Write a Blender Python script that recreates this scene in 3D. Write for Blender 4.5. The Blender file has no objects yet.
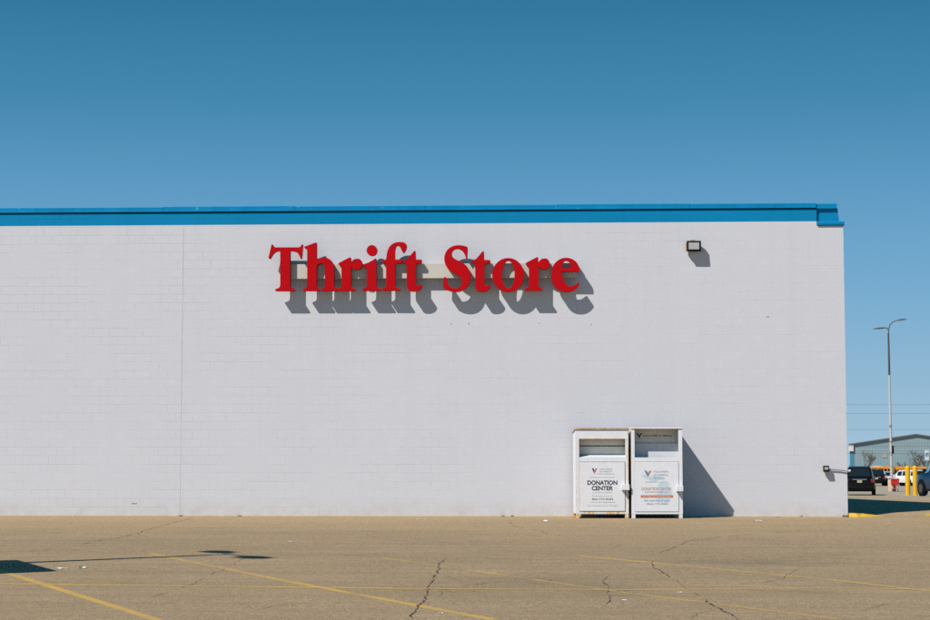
import bpy, bmesh, math, random
from mathutils import Vector, Matrix
random.seed(7)
R = math.radians
sc = bpy.context.scene
SA, SB = 1.06, 1.60                                     # sunlight runs along (SA, 1, -SB)
C = sc.collection

# ------------------------------------------------------------------ camera (photo frame 930 x 620)
F = 1900.0; PITCH = math.atan(155/F); YAW = R(2.7); EYE = 1.21
FH = Vector((-math.sin(YAW), math.cos(YAW), 0)); RT = Vector((math.cos(YAW), math.sin(YAW), 0)); ZZ = Vector((0, 0, 1))
FWD = FH*math.cos(PITCH)+ZZ*math.sin(PITCH); UP = -FH*math.sin(PITCH)+ZZ*math.cos(PITCH)
def ray(px, py): return FWD+RT*((px-465)/F)+UP*((310-py)/F)
r0 = ray(848, 517)
CAM = -r0*(EYE/-r0.z); CAM.z = EYE                      # the wall's foot corner is the origin
def on_y(px, py, y):
    r = ray(px, py); return CAM+r*((y-CAM.y)/r.y)
KN = [(-400, -2.3), (0, 0), (.5, .005), (1.2, .07), (3, .13), (7, .12), (12, .09), (25, -.05), (52, -.33), (82, -.80), (150, -.86), (300, -2.1), (1e5, -2.1)]
SL = .0058
def gz(y):
    if y <= 0: return SL*y
    for (a, za), (b, zb) in zip(KN, KN[1:]):
        if a <= y <= b: return za+(zb-za)*(y-a)/(b-a)
    return KN[-1][1]
def on_ground(px, py):
    r = ray(px, py); t = 5.0
    while t < 2000:
        p = CAM+r*t
        if p.z <= gz(p.y): break
        t += .02 if t < 150 else .1
    return Vector((p.x, p.y, gz(p.y)))
def depth_at(px, py, d):
    r = ray(px, py); return CAM+r*(d/(r.x*FH.x+r.y*FH.y))

def on_depth(px, d):
    p = depth_at(px, 480, d); return Vector((p.x, p.y, gz(p.y)))

# ------------------------------------------------------------------ node helpers
def new_mat(name):
    m = bpy.data.materials.new(name); m.use_nodes = True
    nt = m.node_tree; b = nt.nodes['Principled BSDF']
    return m, nt, b
class N:
    def __init__(s, nt): s.nt = nt
    def node(s, t, **kw):
        n = s.nt.nodes.new(t)
        for k, v in kw.items(): setattr(n, k, v)
        return n
    def put(s, sock, v):
        if isinstance(v, bpy.types.NodeSocket): s.nt.links.new(v, sock)
        elif v is not None:
            try: sock.default_value = v
            except Exception: sock.default_value = (*v, 1)
    def math(s, op, a, b=0.0, c=None, clamp=False):
        n = s.node('ShaderNodeMath', operation=op, use_clamp=clamp)
        s.put(n.inputs[0], a); s.put(n.inputs[1], b)
        if c is not None: s.put(n.inputs[2], c)
        return n.outputs[0]
    def noise(s, vec, scale, detail=4, rough=.5, dist=0):
        n = s.node('ShaderNodeTexNoise')
        if vec is not None: s.put(n.inputs['Vector'], vec)
        n.inputs['Scale'].default_value = scale; n.inputs['Detail'].default_value = detail
        n.inputs['Roughness'].default_value = rough; n.inputs['Distortion'].default_value = dist
        return n.outputs['Fac']
    def ramp(s, fac, lo, hi, a=0.0, b=1.0):
        n = s.node('ShaderNodeMapRange'); n.clamp = True
        s.put(n.inputs[0], fac)
        for i, v in enumerate((lo, hi, a, b)): s.put(n.inputs[i+1], v)
        return n.outputs[0]
    def mix(s, fac, a, b, mode='MIX'):
        n = s.node('ShaderNodeMix', data_type='RGBA', blend_type=mode)
        s.put(n.inputs[0], fac)
        for i, v in ((6, a), (7, b)):
            if isinstance(v, bpy.types.NodeSocket): s.nt.links.new(v, n.inputs[i])
            else: n.inputs[i].default_value = (*v[:3], 1)
        return n.outputs[2]
    def scalev(s, vec, xyz):
        n = s.node('ShaderNodeMapping'); s.put(n.inputs[0], vec); n.inputs['Scale'].default_value = xyz
        return n.outputs[0]
    def pos(s): return s.node('ShaderNodeNewGeometry').outputs['Position']
    def obj(s): return s.node('ShaderNodeTexCoord').outputs['Object']
    def xyz(s, vec):
        n = s.node('ShaderNodeSeparateXYZ'); s.put(n.inputs[0], vec); return n.outputs
    def comb(s, x, y, z):
        n = s.node('ShaderNodeCombineXYZ')
        for i, v in enumerate((x, y, z)): s.put(n.inputs[i], v)
        return n.outputs[0]
    def bump(s, h, strength, dist, normal=None):
        n = s.node('ShaderNodeBump'); n.inputs['Strength'].default_value = strength; n.inputs['Distance'].default_value = dist
        s.put(n.inputs['Height'], h)
        if normal is not None: s.put(n.inputs['Normal'], normal)
        return n.outputs[0]

def paint(name, col, rough=.5, metal=0.0, var=.06, scale=6, spec=.4, dirt=None, dirt_amt=0.0, bump=0.0):
    """painted / coated surface with slight mottling, optional dirt or rust patches"""
    m, nt, b = new_mat(name); n = N(nt); o = n.obj()
    f = n.noise(o, scale, 5, .6)
    c = n.mix(n.ramp(f, .3, .7), tuple(x*(1-var) for x in col), tuple(min(1, x*(1+var)) for x in col))
    if dirt:
        d = n.ramp(n.noise(o, scale*2.2, 6, .65, .3), .62-dirt_amt, .70-dirt_amt*.8)
        c = n.mix(d, c, dirt)
    nt.links.new(c, b.inputs['Base Color'])
    b.inputs['Roughness'].default_value = rough; b.inputs['Metallic'].default_value = metal
    b.inputs['Specular IOR Level'].default_value = spec
    if bump: nt.links.new(n.bump(f, bump, .01), b.inputs['Normal'])
    return m

# ------------------------------------------------------------------ materials
def asphalt_color(n):
    p = n.pos(); x, y, z = n.xyz(p)
    fine = n.noise(p, 70, 3, .7); mid = n.noise(p, 9, 6, .65); big = n.noise(p, .35, 5, .6)
    streak = n.noise(n.scalev(p, (.12, 1.6, 1)), 1.3, 5, .6)
    c = n.mix(n.ramp(big, .3, .7), (.320, .225, .131), (.386, .272, .161))
    c = n.mix(n.ramp(streak, .42, .66, 0, .45), c, (.252, .194, .118))
    sand = n.math('MULTIPLY', n.ramp(y, -14, -1.0), n.ramp(n.noise(n.scalev(p, (.25, 1, 1)), .9, 5, .6), .3, .68, .35, 1))
    c = n.mix(n.math('MULTIPLY', sand, .8), c, (.475, .329, .178))
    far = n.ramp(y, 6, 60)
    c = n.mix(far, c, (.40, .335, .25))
    c = n.mix(n.ramp(mid, .25, .75, .26, 0), c, (.14, .118, .084))
    med = n.noise(n.scalev(p, (1, .7, 1)), 21, 4, .7); lit = n.noise(n.scalev(p, (.8, 1.6, 1)), 3.1, 6, .7)
    tone = n.math('MULTIPLY', n.ramp(med, .32, .68, .80, 1.20), n.ramp(lit, .3, .7, .92, 1.08)); c = n.mix(1, c, n.comb(tone, tone, tone), 'MULTIPLY')
    spk = n.ramp(fine, .34, .66, .48, 1.50)
    c = n.mix(1, c, n.comb(spk, spk, spk), 'MULTIPLY')
    vor = n.node('ShaderNodeTexVoronoi'); n.put(vor.inputs['Vector'], p); vor.inputs['Scale'].default_value = 26
    peb = n.ramp(vor.outputs['Distance'], .05, .13, 1, 0)
    sel = n.ramp(n.noise(p, 17, 2), .56, .62)
    c = n.mix(n.math('MULTIPLY', n.math('MULTIPLY', peb, sel), .35), c, (.50, .45, .35))
    # oil and tyre smears lying on the lot
    for (px, py, rx, ry, amt) in STAINS:
        g = on_ground(px, py)
        dx = n.math('DIVIDE', n.math('SUBTRACT', x, g.x), rx); dy = n.math('DIVIDE', n.math('SUBTRACT', y, g.y), ry)
        d = n.math('SQRT', n.math('ADD', n.math('MULTIPLY', dx, dx), n.math('MULTIPLY', dy, dy)))
        d = n.math('ADD', d, n.math('MULTIPLY', n.math('SUBTRACT', n.noise(n.scalev(p, (.6, 2.2, 1)), 2.6, 6, .75), .5), 3.0))
        c = n.mix(n.ramp(d, .1, 1.1, amt*.62, 0), c, (.085, .075, .06))
    h = n.math('ADD', n.math('MULTIPLY', fine, .6), n.math('MULTIPLY', mid, .7))
    return c, h
STAINS = [(760, 563, 1.3, .9, .5), (690, 561, 1.6, .7, .35), (806, 592, .7, .45, .5), (612, 590, .6, 1.2, .4), (545, 581, 1.2, .8, .3),
          (455, 590, .9, .7, .3), (880, 586, .8, .6, .35), (365, 555, .6, .5, .35), (100, 541, 2.2, 1.4, .22), (240, 533, 2.8, 1.2, .2), (834, 554, .9, .6, .3)]
def mat_asphalt():
    m, nt, b = new_mat('asphalt'); n = N(nt)
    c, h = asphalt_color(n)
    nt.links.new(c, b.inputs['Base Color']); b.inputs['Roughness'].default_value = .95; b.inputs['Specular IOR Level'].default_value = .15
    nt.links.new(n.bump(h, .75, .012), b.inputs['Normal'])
    return m
def mat_line(name, wear, col=(.66, .40, .075)):
    m, nt, b = new_mat(name); n = N(nt); c, h = asphalt_color(n); p = n.pos()
    w = n.math('ADD', n.math('MULTIPLY', n.noise(p, 14, 6, .7), .6), n.math('MULTIPLY', n.noise(p, 1.1, 4, .6), .55))
    keep = n.ramp(w, wear-.14, wear+.20, 0, .88)
    c = n.mix(keep, c, n.mix(n.noise(p, 40, 4), tuple(v*.72 for v in col), col))
    nt.links.new(c, b.inputs['Base Color']); b.inputs['Roughness'].default_value = .85; b.inputs['Specular IOR Level'].default_value = .2
    nt.links.new(n.bump(h, .5, .01), b.inputs['Normal'])
    return m
def mat_block(name, col, tint, line, rough=.75, joint=1.0):
    """painted concrete block: 16 x 8 inch running bond, joints half drowned in paint"""
    m, nt, b = new_mat(name); n = N(nt); p = n.pos(); x, y, z = n.xyz(p)
    u = n.math('ADD', x, y)
    wob = n.math('MULTIPLY', n.math('SUBTRACT', n.noise(p, 2.3, 3), .5), .012)
    v = n.comb(n.math('ADD', u, wob), n.math('ADD', z, wob), 0)
    br = n.node('ShaderNodeTexBrick'); n.put(br.inputs['Vector'], v)
    br.inputs['Color1'].default_value = (.42, .42, .42, 1); br.inputs['Color2'].default_value = (.58, .58, .58, 1); br.inputs['Mortar'].default_value = (.5, .5, .5, 1)
    for k, val in (('Scale', 1), ('Mortar Size', .006), ('Mortar Smooth', .5), ('Bias', 0), ('Brick Width', .4064), ('Row Height', .2032)): br.inputs[k].default_value = val
    br.offset = .5
    mort = br.outputs['Fac']
    patch = n.ramp(n.noise(n.scalev(p, (.5, 1, 1.3)), 1.1, 4, .6), .40, .66, .10, 1)
    left = n.ramp(x, -16, -8, .8, .38)
    vis = n.math('MULTIPLY', n.math('MULTIPLY', mort, patch), n.math('MULTIPLY', left, joint))
    rough_n = n.noise(p, 55, 5, .7); big = n.noise(p, .5, 5, .6); mid = n.noise(p, 4, 5, .6)
    bc = n.xyz(br.outputs['Color'])[0]
    c = n.mix(n.ramp(bc, .42, .58, 0, .55), col, tint)
    c = n.mix(n.ramp(big, .3, .7, 0, .7), c, tint)
    c = n.mix(n.ramp(mid, .35, .7, 0, .35), c, tuple(v*.955 for v in col))
    c = n.mix(n.ramp(rough_n, .3, .7, .16, 0), c, tuple(v*.78 for v in col))
    c = n.mix(n.math('MULTIPLY', vis, .38), c, line)
    stain = n.noise(n.scalev(p, (2.2, 2.2, .10)), 1.0, 6, .65)
    c = n.mix(n.math('MULTIPLY', n.ramp(stain, .52, .72), n.ramp(z, 1.0, 6.9, .12, .42)), c, tuple(v*.90 for v in col))
    # splash dirt at the foot of the wall
    foot = n.math('MULTIPLY', n.ramp(z, .0, .42, 1, 0), n.ramp(n.noise(p, 2.5, 6, .7), .38, .7, .08, .75))
    c = n.mix(foot, c, (.52, .47, .40))
    nt.links.new(c, b.inputs['Base Color']); b.inputs['Roughness'].default_value = rough; b.inputs['Specular IOR Level'].default_value = .08
    hgt = n.math('ADD', n.math('MULTIPLY', vis, -1.0), n.math('MULTIPLY', rough_n, .22))
    hgt = n.math('ADD', hgt, n.math('MULTIPLY', bc, .9))
    nt.links.new(n.bump(hgt, .55, .008), b.inputs['Normal'])
    return m
def mat_rusty(name, col=(.78, .78, .80), amt=.1, rust=(.42, .17, .03), streak=True):
    m, nt, b = new_mat(name); n = N(nt); o = n.obj()
    f = n.noise(n.scalev(o, (1, 1, .45)), 9, 6, .7, .4)
    k = n.ramp(f, .66-amt, .74-amt*.7)
    rc = n.mix(n.noise(o, 30, 4), rust, tuple(min(1, v*1.9) for v in rust))
    c = n.mix(n.ramp(n.noise(o, 5, 4), .35, .7, 0, .5), col, tuple(v*.93 for v in col))
    nt.links.new(n.mix(k, c, rc), b.inputs['Base Color']); nt.links.new(n.ramp(k, 0, 1, .42, .85), b.inputs['Roughness'])
    nt.links.new(n.bump(f, .25, .004), b.inputs['Normal'])
    return m
def mat_ribbed(name, col, pitch=.9, axis=0):
    m, nt, b = new_mat(name); n = N(nt); o = n.obj(); s = n.xyz(o)[axis]
    w = n.math('SINE', n.math('MULTIPLY', s, 2*math.pi/pitch))
    c = n.mix(n.ramp(n.noise(o, .4, 5), .3, .7), tuple(v*.92 for v in col), col)
    c = n.mix(n.ramp(w, .75, 1, 0, .2), c, tuple(v*.7 for v in col))
    nt.links.new(c, b.inputs['Base Color']); b.inputs['Roughness'].default_value = .55
    nt.links.new(n.bump(w, .4, .05), b.inputs['Normal'])
    return m
def mat_glass(name, col=(.012, .016, .02)):
    m, nt, b = new_mat(name); b.inputs['Base Color'].default_value = (*col, 1); b.inputs['Roughness'].default_value = .06
    b.inputs['Specular IOR Level'].default_value = .6
    n = N(nt); nt.links.new(n.bump(n.noise(n.obj(), 1.5, 2), .03, .1), b.inputs['Normal'])
    return m

M = {}
M['asphalt'] = mat_asphalt()
M['wall'] = mat_block('white_block', (.644, .648, .700), (.670, .674, .722), (.52, .525, .55))
M['blue_block'] = mat_block('blue_block', (.002, .225, .47), (.004, .245, .50), (.003, .12, .26), .7, 1.2)
M['blue_metal'] = paint('blue_metal', (.002, .225, .47), .45, spec=.15, var=.12, scale=2.5, dirt=(.10, .33, .50), dirt_amt=-.02)
M['dark_seal'] = paint('dark_seal', (.46, .46, .475), .8)
M['pale_seal'] = paint('pale_seal', (.50, .50, .52), .8)
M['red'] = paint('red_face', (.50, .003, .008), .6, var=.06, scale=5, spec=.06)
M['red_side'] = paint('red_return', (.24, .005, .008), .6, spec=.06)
M['raceway'] = paint('cream_metal', (.60, .56, .50), .6, var=.06, scale=2)
M['white_bin'] = paint('bin_white', (.79, .80, .84), .42, var=.04, scale=5, dirt=(.60, .56, .50), dirt_amt=-.03)
M['bin_inner'] = paint('bin_inner', (.90, .88, .78), .6, var=.06, scale=6)
M['bin_rust'] = mat_rusty('bin_rust', amt=.085, rust=(.50, .24, .06))
M['bin_edge'] = mat_rusty('bin_edge', (.62, .50, .36), amt=.28, rust=(.36, .15, .035))
M['bin_edge_clean'] = mat_rusty('bin_edge_clean', amt=.05, rust=(.22, .07, .05))
M['bin_foot'] = mat_rusty('bin_foot', (.74, .64, .46), amt=.24, rust=(.50, .26, .03))
M['bin_low'] = mat_rusty('bin_low', (.78, .76, .72), amt=.17, rust=(.52, .29, .05))
M['bounce_dark'] = mat_rusty('bounce_dark', (.22, .20, .18), .2, (.16, .08, .03))  # dark tone chosen so the bin tops bounce less light onto the wall
M['ink'] = paint('ink_black', (.012, .012, .014), .6, var=.3, scale=40)
M['ink_grey'] = paint('ink_grey', (.36, .36, .38), .6, var=.2, scale=30)
M['ink_dark'] = paint('ink_dark', (.09, .095, .11), .6, var=.2, scale=30)
M['ink_rust'] = paint('ink_rust', (.50, .22, .13), .6, var=.2, scale=30)
M['ink_red'] = paint('ink_red', (.52, .27, .22), .6, var=.2, scale=30)
M['ink_blue'] = paint('ink_blue', (.25, .38, .52), .6, var=.2, scale=30)
M['pale_blue'] = paint('pale_blue', (.56, .68, .77), .5, var=.08, scale=14)
M['logo_blue'] = paint('logo_blue', (.02, .06, .28), .5)
M['logo_sky'] = paint('logo_sky', (.05, .22, .55), .5)
M['logo_red'] = paint('logo_red', (.58, .17, .08), .5, var=.2, scale=20)
M['logo_dred'] = paint('logo_dark_red', (.20, .03, .03), .5, var=.2, scale=20)
M['white_ink'] = paint('ink_white', (.8, .78, .74), .5)
M['black'] = paint('black_metal', (.006, .006, .007), .5, spec=.2)
M['lens'] = paint('lamp_lens', (.42, .42, .40), .25, spec=.6)
M['lens_y'] = paint('lamp_lens_warm', (.50, .44, .28), .25, spec=.6)
M['bracket'] = paint('tan_bracket', (.50, .38, .24), .6)
M['conduit'] = paint('grey_conduit', (.40, .39, .38), .4, metal=.5)
M['yellow'] = paint('safety_yellow', (.74, .42, .012), .45, var=.06, scale=4)
M['curb_yellow'] = paint('curb_yellow', (.70, .40, .03), .7, var=.1, scale=9, dirt=(.36, .27, .15), dirt_amt=.05)
M['concrete'] = paint('concrete', (.52, .40, .27), .9, var=.12, scale=5)
M['pole'] = mat_rusty('pole_paint', (.50, .50, .49), .06, (.28, .12, .05))
M['pole_rust'] = mat_rusty('pole_rust', (.40, .37, .34), .22, (.16, .07, .035))
M['pole_dark'] = paint('pole_dark', (.10, .10, .105), .5, metal=.4)
M['tyre'] = paint('tyre', (.006, .006, .007), .8, spec=.15)
M['rim'] = paint('rim', (.10, .10, .11), .35, metal=.6)
M['chrome'] = paint('chrome', (.55, .62, .70), .15, metal=.9)
M['glass'] = mat_glass('car_glass')
M['black_car'] = paint('black_car', (.003, .005, .007), .2, spec=.22)
M['navy_car'] = paint('navy_car', (.005, .010, .014), .2, spec=.3)
M['blue_car'] = paint('blue_car', (.003, .022, .058), .18, spec=.3)
M['white_car'] = paint('white_car', (.72, .72, .74), .2, spec=.5)
M['silver_car'] = paint('silver_car', (.55, .57, .58), .25, metal=.3)
M['trim'] = paint('car_trim', (.005, .005, .006), .6, spec=.12)
M['tail'] = paint('tail_lamp', (.35, .012, .015), .25)
M['head'] = paint('head_lamp', (.6, .62, .65), .1, spec=.7)
M['plate'] = paint('plate', (.42, .40, .25), .4, var=.2, scale=25)
M['bus'] = paint('bus_orange', (.72, .26, .010), .4, var=.08, scale=2)
M['bus_white'] = paint('bus_white', (.78, .77, .74), .4)
M['cart_red'] = paint('cart_red', (.52, .010, .012), .4)
M['cart_metal'] = paint('cart_metal', (.48, .48, .50), .3, metal=.7)
M['steel_blue'] = mat_ribbed('steel_siding', (.235, .335, .37), .305)
M['steel_seam'] = paint('steel_seam', (.40, .47, .49), .5)
M['steel_trim'] = paint('steel_trim', (.06, .22, .33), .5)
M['steel_roof'] = paint('steel_roof', (.30, .31, .33), .5)
M['steel_fascia'] = paint('steel_fascia', (.13, .14, .16), .6)
M['tan'] = paint('tan_vent', (.36, .33, .26), .7)
M['off_white'] = paint('off_white', (.64, .62, .56), .6)
M['bark'] = paint('bark', (.115, .095, .075), .9, var=.3, scale=12, bump=.4)
M['twig'] = paint('twig', (.135, .115, .095), .9, var=.3, scale=12)
M['wire'] = paint('wire', (.05, .055, .06), .6)
M['wood'] = paint('pole_wood', (.14, .10, .07), .9, var=.2, scale=8, bump=.3)
M['paper'] = paint('paper', (.78, .78, .77), .7)
M['leaf'] = paint('dry_leaf', (.16, .09, .04), .9)
M['crack'] = paint('crack_fill', (.055, .046, .034), .98, var=.35, scale=5)
M['crack_soft'] = paint('crack_fill_soft', (.12, .10, .072), .98, var=.3, scale=5)
M['sand'] = paint('drift_sand', (.45, .33, .18), .95, var=.2, scale=8, bump=.4)
M['sign_white'] = paint('sign_white', (.62, .68, .70), .45)
M['sign_blue'] = paint('sign_blue', (.02, .16, .52), .45)
M['sign_post'] = paint('sign_post', (.14, .30, .38), .5, metal=.3)
M['roofing'] = paint('roofing', (.30, .29, .27), .9, var=.15, scale=1)

# ------------------------------------------------------------------ mesh helpers
class MB:
    def __init__(s): s.bm = bmesh.new()
    def box(s, lo, hi, bevel=0.0, mi=0):
        b = bmesh.new()
        bmesh.ops.create_cube(b, size=1)
        c = [(lo[i]+hi[i])/2 for i in range(3)]; d = [hi[i]-lo[i] for i in range(3)]
        for v in b.verts: v.co = Vector([c[i]+v.co[i]*d[i] for i in range(3)])
        if bevel: bmesh.ops.bevel(b, geom=b.edges[:], offset=bevel, segments=2, affect='EDGES', profile=.6)
        s.merge(b); return s
    def merge(s, b, mat=None):
        me = bpy.data.meshes.new('t'); b.to_mesh(me); b.free()
        if mat: me.transform(mat)
        s.bm.from_mesh(me); bpy.data.meshes.remove(me); return s
    def poly(s, pts):
        f = s.bm.faces.new([s.bm.verts.new(p) for p in pts]); return s
    def prism(s, pts, d):
        """extrude a closed planar outline by the vector d"""
        d = Vector(d); a = [s.bm.verts.new(p) for p in pts]; b = [s.bm.verts.new(Vector(p)+d) for p in pts]
        s.bm.faces.new(a); s.bm.faces.new(b[::-1])
        for i in range(len(a)): s.bm.faces.new((a[i-1], a[i], b[i], b[i-1]))
        return s
    def tube(s, pts, rad, seg=10, caps=True):
        """tube through points; rad a number or one per point"""
        pts = [Vector(p) for p in pts]; rad = [rad]*len(pts) if not hasattr(rad, '__len__') else rad
        rings = []; up = None
        for i, p in enumerate(pts):
            t = (pts[min(i+1, len(pts)-1)]-pts[max(i-1, 0)]).normalized()
            if up is None: up = Vector((0, 0, 1)) if abs(t.z) < .9 else Vector((1, 0, 0))
            a = t.cross(up).normalized(); b = a.cross(t).normalized(); up = b
            rings.append([s.bm.verts.new(p+(a*math.cos(2*math.pi*k/seg)+b*math.sin(2*math.pi*k/seg))*rad[i]) for k in range(seg)])
        for r, q in zip(rings, rings[1:]):
            for k in range(seg): s.bm.faces.new((r[k-1], r[k], q[k], q[k-1]))
        if caps: s.bm.faces.new(rings[0][::-1]); s.bm.faces.new(rings[-1])
        return s
    def lathe(s, prof, seg=20, c=(0, 0, 0), axis='Z'):
        """profile of (radius, height) turned about an axis through c"""
        rings = []
        for r, h in prof:
            ring = []
            for k in range(seg):
                a = 2*math.pi*k/seg; u, v = r*math.cos(a), r*math.sin(a)
                co = (u, v, h) if axis == 'Z' else ((h, u, v) if axis == 'X' else (u, h, v))
                ring.append(s.bm.verts.new(Vector(co)+Vector(c)))
            rings.append(ring)
        for r, q in zip(rings, rings[1:]):
            for k in range(seg): s.bm.faces.new((r[k-1], r[k], q[k], q[k-1]))
        s.bm.faces.new(rings[0][::-1]); s.bm.faces.new(rings[-1]); return s
    def loft(s, rings):
        rs = [[s.bm.verts.new(p) for p in r] for r in rings]
        for r, q in zip(rs, rs[1:]):
            for k in range(len(r)): s.bm.faces.new((r[k-1], r[k], q[k], q[k-1]))
        s.bm.faces.new(rs[0][::-1]); s.bm.faces.new(rs[-1]); return s
    def build(s, name, mat, parent=None, smooth=False, fix=True):
        if fix: bmesh.ops.recalc_face_normals(s.bm, faces=s.bm.faces[:])
        me = bpy.data.meshes.new(name); s.bm.to_mesh(me); s.bm.free()
        for m in (mat if isinstance(mat, (list, tuple)) else [mat]): me.materials.append(m)
        if smooth:
            for p in me.polygons: p.use_smooth = True
            try: me.set_sharp_from_angle(angle=R(38))
            except Exception: pass
        o = bpy.data.objects.new(name, me); C.objects.link(o)
        if parent: o.parent = parent
        return o
def tag(o, label=None, cat=None, group=None, kind=None):
    for k, v in (('label', label), ('category', cat), ('group', group), ('kind', kind)):
        if v: o[k] = v
    return o
def thing(name, label, cat, loc=(0, 0, 0), rz=0, group=None):
    o = bpy.data.objects.new(name, None); C.objects.link(o); o.location = loc; o.rotation_euler = (0, 0, rz); o.empty_display_size = .2
    return tag(o, label, cat, group)
def copy_tree(o, parent=None):
    c = o.copy(); C.objects.link(c); c.parent = parent
    for ch in list(o.children): copy_tree(ch, c)
    return c

# ------------------------------------------------------------------ ground
def build_ground():
    xs = [-1500, -600, -250, -120, -60]+[-40+2*i for i in range(40)]+[60, 120, 250, 600, 1500]
    ys = [-400, -150, -80]+[-60+2*i for i in range(30)]+[0, .5, .8, 1.2, 2, 3, 5, 7, 9, 12, 16, 20, 25, 30, 38, 45, 52, 60, 70, 82, 100, 125, 150, 200, 250, 300, 500, 1000, 2500]
    mb = MB(); g = [[mb.bm.verts.new((x, y, gz(y))) for x in xs] for y in ys]
    for r, q in zip(g, g[1:]):
        for i in range(len(xs)-1): mb.bm.faces.new((r[i], r[i+1], q[i+1], q[i]))
    return tag(mb.build('ground', M['asphalt'], smooth=False), 'wide worn tan asphalt parking lot', None, None, 'structure')
build_ground()

def ribbon(pts, width, lift):
    """flat strip along ground points with a width (number or list), lying `lift` above the lot"""
    mb = MB(); L = []; n = len(pts)
    for i, p in enumerate(pts):
        a = pts[max(i-1, 0)]; b = pts[min(i+1, n-1)]
        t = Vector((b.x-a.x, b.y-a.y)).normalized(); nn = Vector((-t.y, t.x)); w = width[i] if hasattr(width, '__len__') else width
        q = [(p.x+nn.x*w/2*s, p.y+nn.y*w/2*s) for s in (-1, 1)]
        L.append([mb.bm.verts.new((x, y, gz(y)+lift)) for x, y in q])
    for a, b in zip(L, L[1:]): mb.bm.faces.new((a[0], a[1], b[1], b[0]))
    return mb
def gline(a, b, step=.5):
    A, B = on_ground(*a), on_ground(*b); n = max(2, int((B-A).length/step)); return [A.lerp(B, i/n) for i in range(n+1)]
LINES = [((-60, 552), (158, 620.5), .11, .45), ((150, 553.6), (290, 582), .11, .54), ((290, 582), (494, 620), .12, .48), ((362, 555), (630, 593.5), .11, .595), ((634, 594), (840, 619.5), .11, .585),
         ((578, 556), (662, 563.8), .14, .45), ((662, 563.8), (840, 581), .12, .55), ((840, 581), (960, 594.5), .12, .54), ((800, 556), (1000, 568), .10, .66)]
for i, (a, b, w, wear) in enumerate(LINES):
    tag(ribbon(gline(a, b), w, .0008+.0001*i).build('parking_line', mat_line('line_paint', wear)), None, None, 'yellow painted parking lines', 'structure')
for (a, b, w, wear) in (((-20, 583.8), (395, 588.6), .17, .49), ((395, 588.6), (618, 590.0), .17, .51), ((618, 590.0), (830, 588.2), .16, .55), ((830, 588.2), (1000, 590.5), .16, .54)):
    tag(ribbon(gline(a, b), w, .0018).build('parking_line', mat_line('line_paint_long', wear)), None, None, 'yellow painted parking lines', 'structure')
tag(ribbon(gline((926, 515.2), (990, 516.2), .2), .5, .0012).build('parking_line', mat_line('line_paint_side', .35)), None, None, 'yellow painted parking lines', 'structure')

CRACKS = [([(446, 558), (440, 565), (436, 574), (431, 583), (429, 588), (422, 600), (417, 612), (410, 621)], .055, 0),
          ([(651, 561), (656, 569), (665, 574), (672, 579)], .05, 0),
          ([(704, 598), (711, 605), (720, 609), (729, 614), (742, 621)], .05, 0), ([(672, 579), (686, 588), (704, 598)], .02, 1),
          ([(812, 565), (792, 572), (782, 579), (765, 582.6), (730, 584), (696, 585)], .03, 1),
          ([(192, 518), (172, 523), (152, 529), (135, 534), (119, 538), (98, 541), (79, 544.5)], .05, 0),
          ([(246, 558), (234, 563), (222, 570), (190, 585), (152, 598)], .03, 1),
          ([(507, 581), (485, 583.5), (465, 586), (445, 590), (436, 601)], .03, 1),
          ([(612, 576), (604, 581), (610, 588), (612, 600), (602, 607)], .035, 0), ([(610, 588), (622, 592), (640, 589)], .02, 1),
          ([(612, 577), (560, 575), (520, 572)], .02, 1),
          ([(610, 560), (660, 559), (720, 556.5), (780, 557.5), (850, 555), (940, 557.5)], .05, 1),
          ([(360, 557), (400, 558.5), (470, 558), (540, 560), (610, 560)], .03, 1),
          ([(510, 522), (514, 526), (540, 531), (549, 535)], .045, 1), ([(620, 545), (608, 549)], .03, 1),
          ([(660, 553), (690, 541), (740, 535), (800, 531), (900, 530)], .06, 1), ([(0, 531), (60, 533), (140, 536)], .06, 1), ([(20, 552), (60, 549), (110, 553)], .05, 1),
          ([(-10, 545), (50, 546.5), (150, 545), (260, 548)], .04, 1), ([(300, 530), (420, 533), (500, 531)], .05, 1), ([(765, 582.6), (790, 586), (830, 587), (880, 584)], .03, 1), ([(812, 565), (838, 563)], .03, 1),
          ([(429, 588), (452, 592), (470, 591), (484, 594)], .022, 1), ([(436, 574), (452, 577), (462, 583)], .02, 1), ([(507, 581), (530, 583), (552, 586), (604, 586)], .022, 1),
          ([(672, 579), (690, 577), (716, 579)], .022, 1), ([(720, 609), (700, 613), (690, 619)], .02, 1), ([(651, 561), (640, 559), (610, 558.5)], .03, 1), ([(440, 565), (424, 567), (400, 566)], .02, 1),
          ([(222, 570), (212, 566), (196, 567)], .02, 1), ([(135, 534), (150, 537), (190, 536)], .04, 1), ([(600, 617), (650, 612), (690, 613)], .018, 1), ([(860, 612), (885, 604), (930, 601)], .02, 1), ([(250, 612), (290, 604), (310, 606)], .018, 1)]
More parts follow.
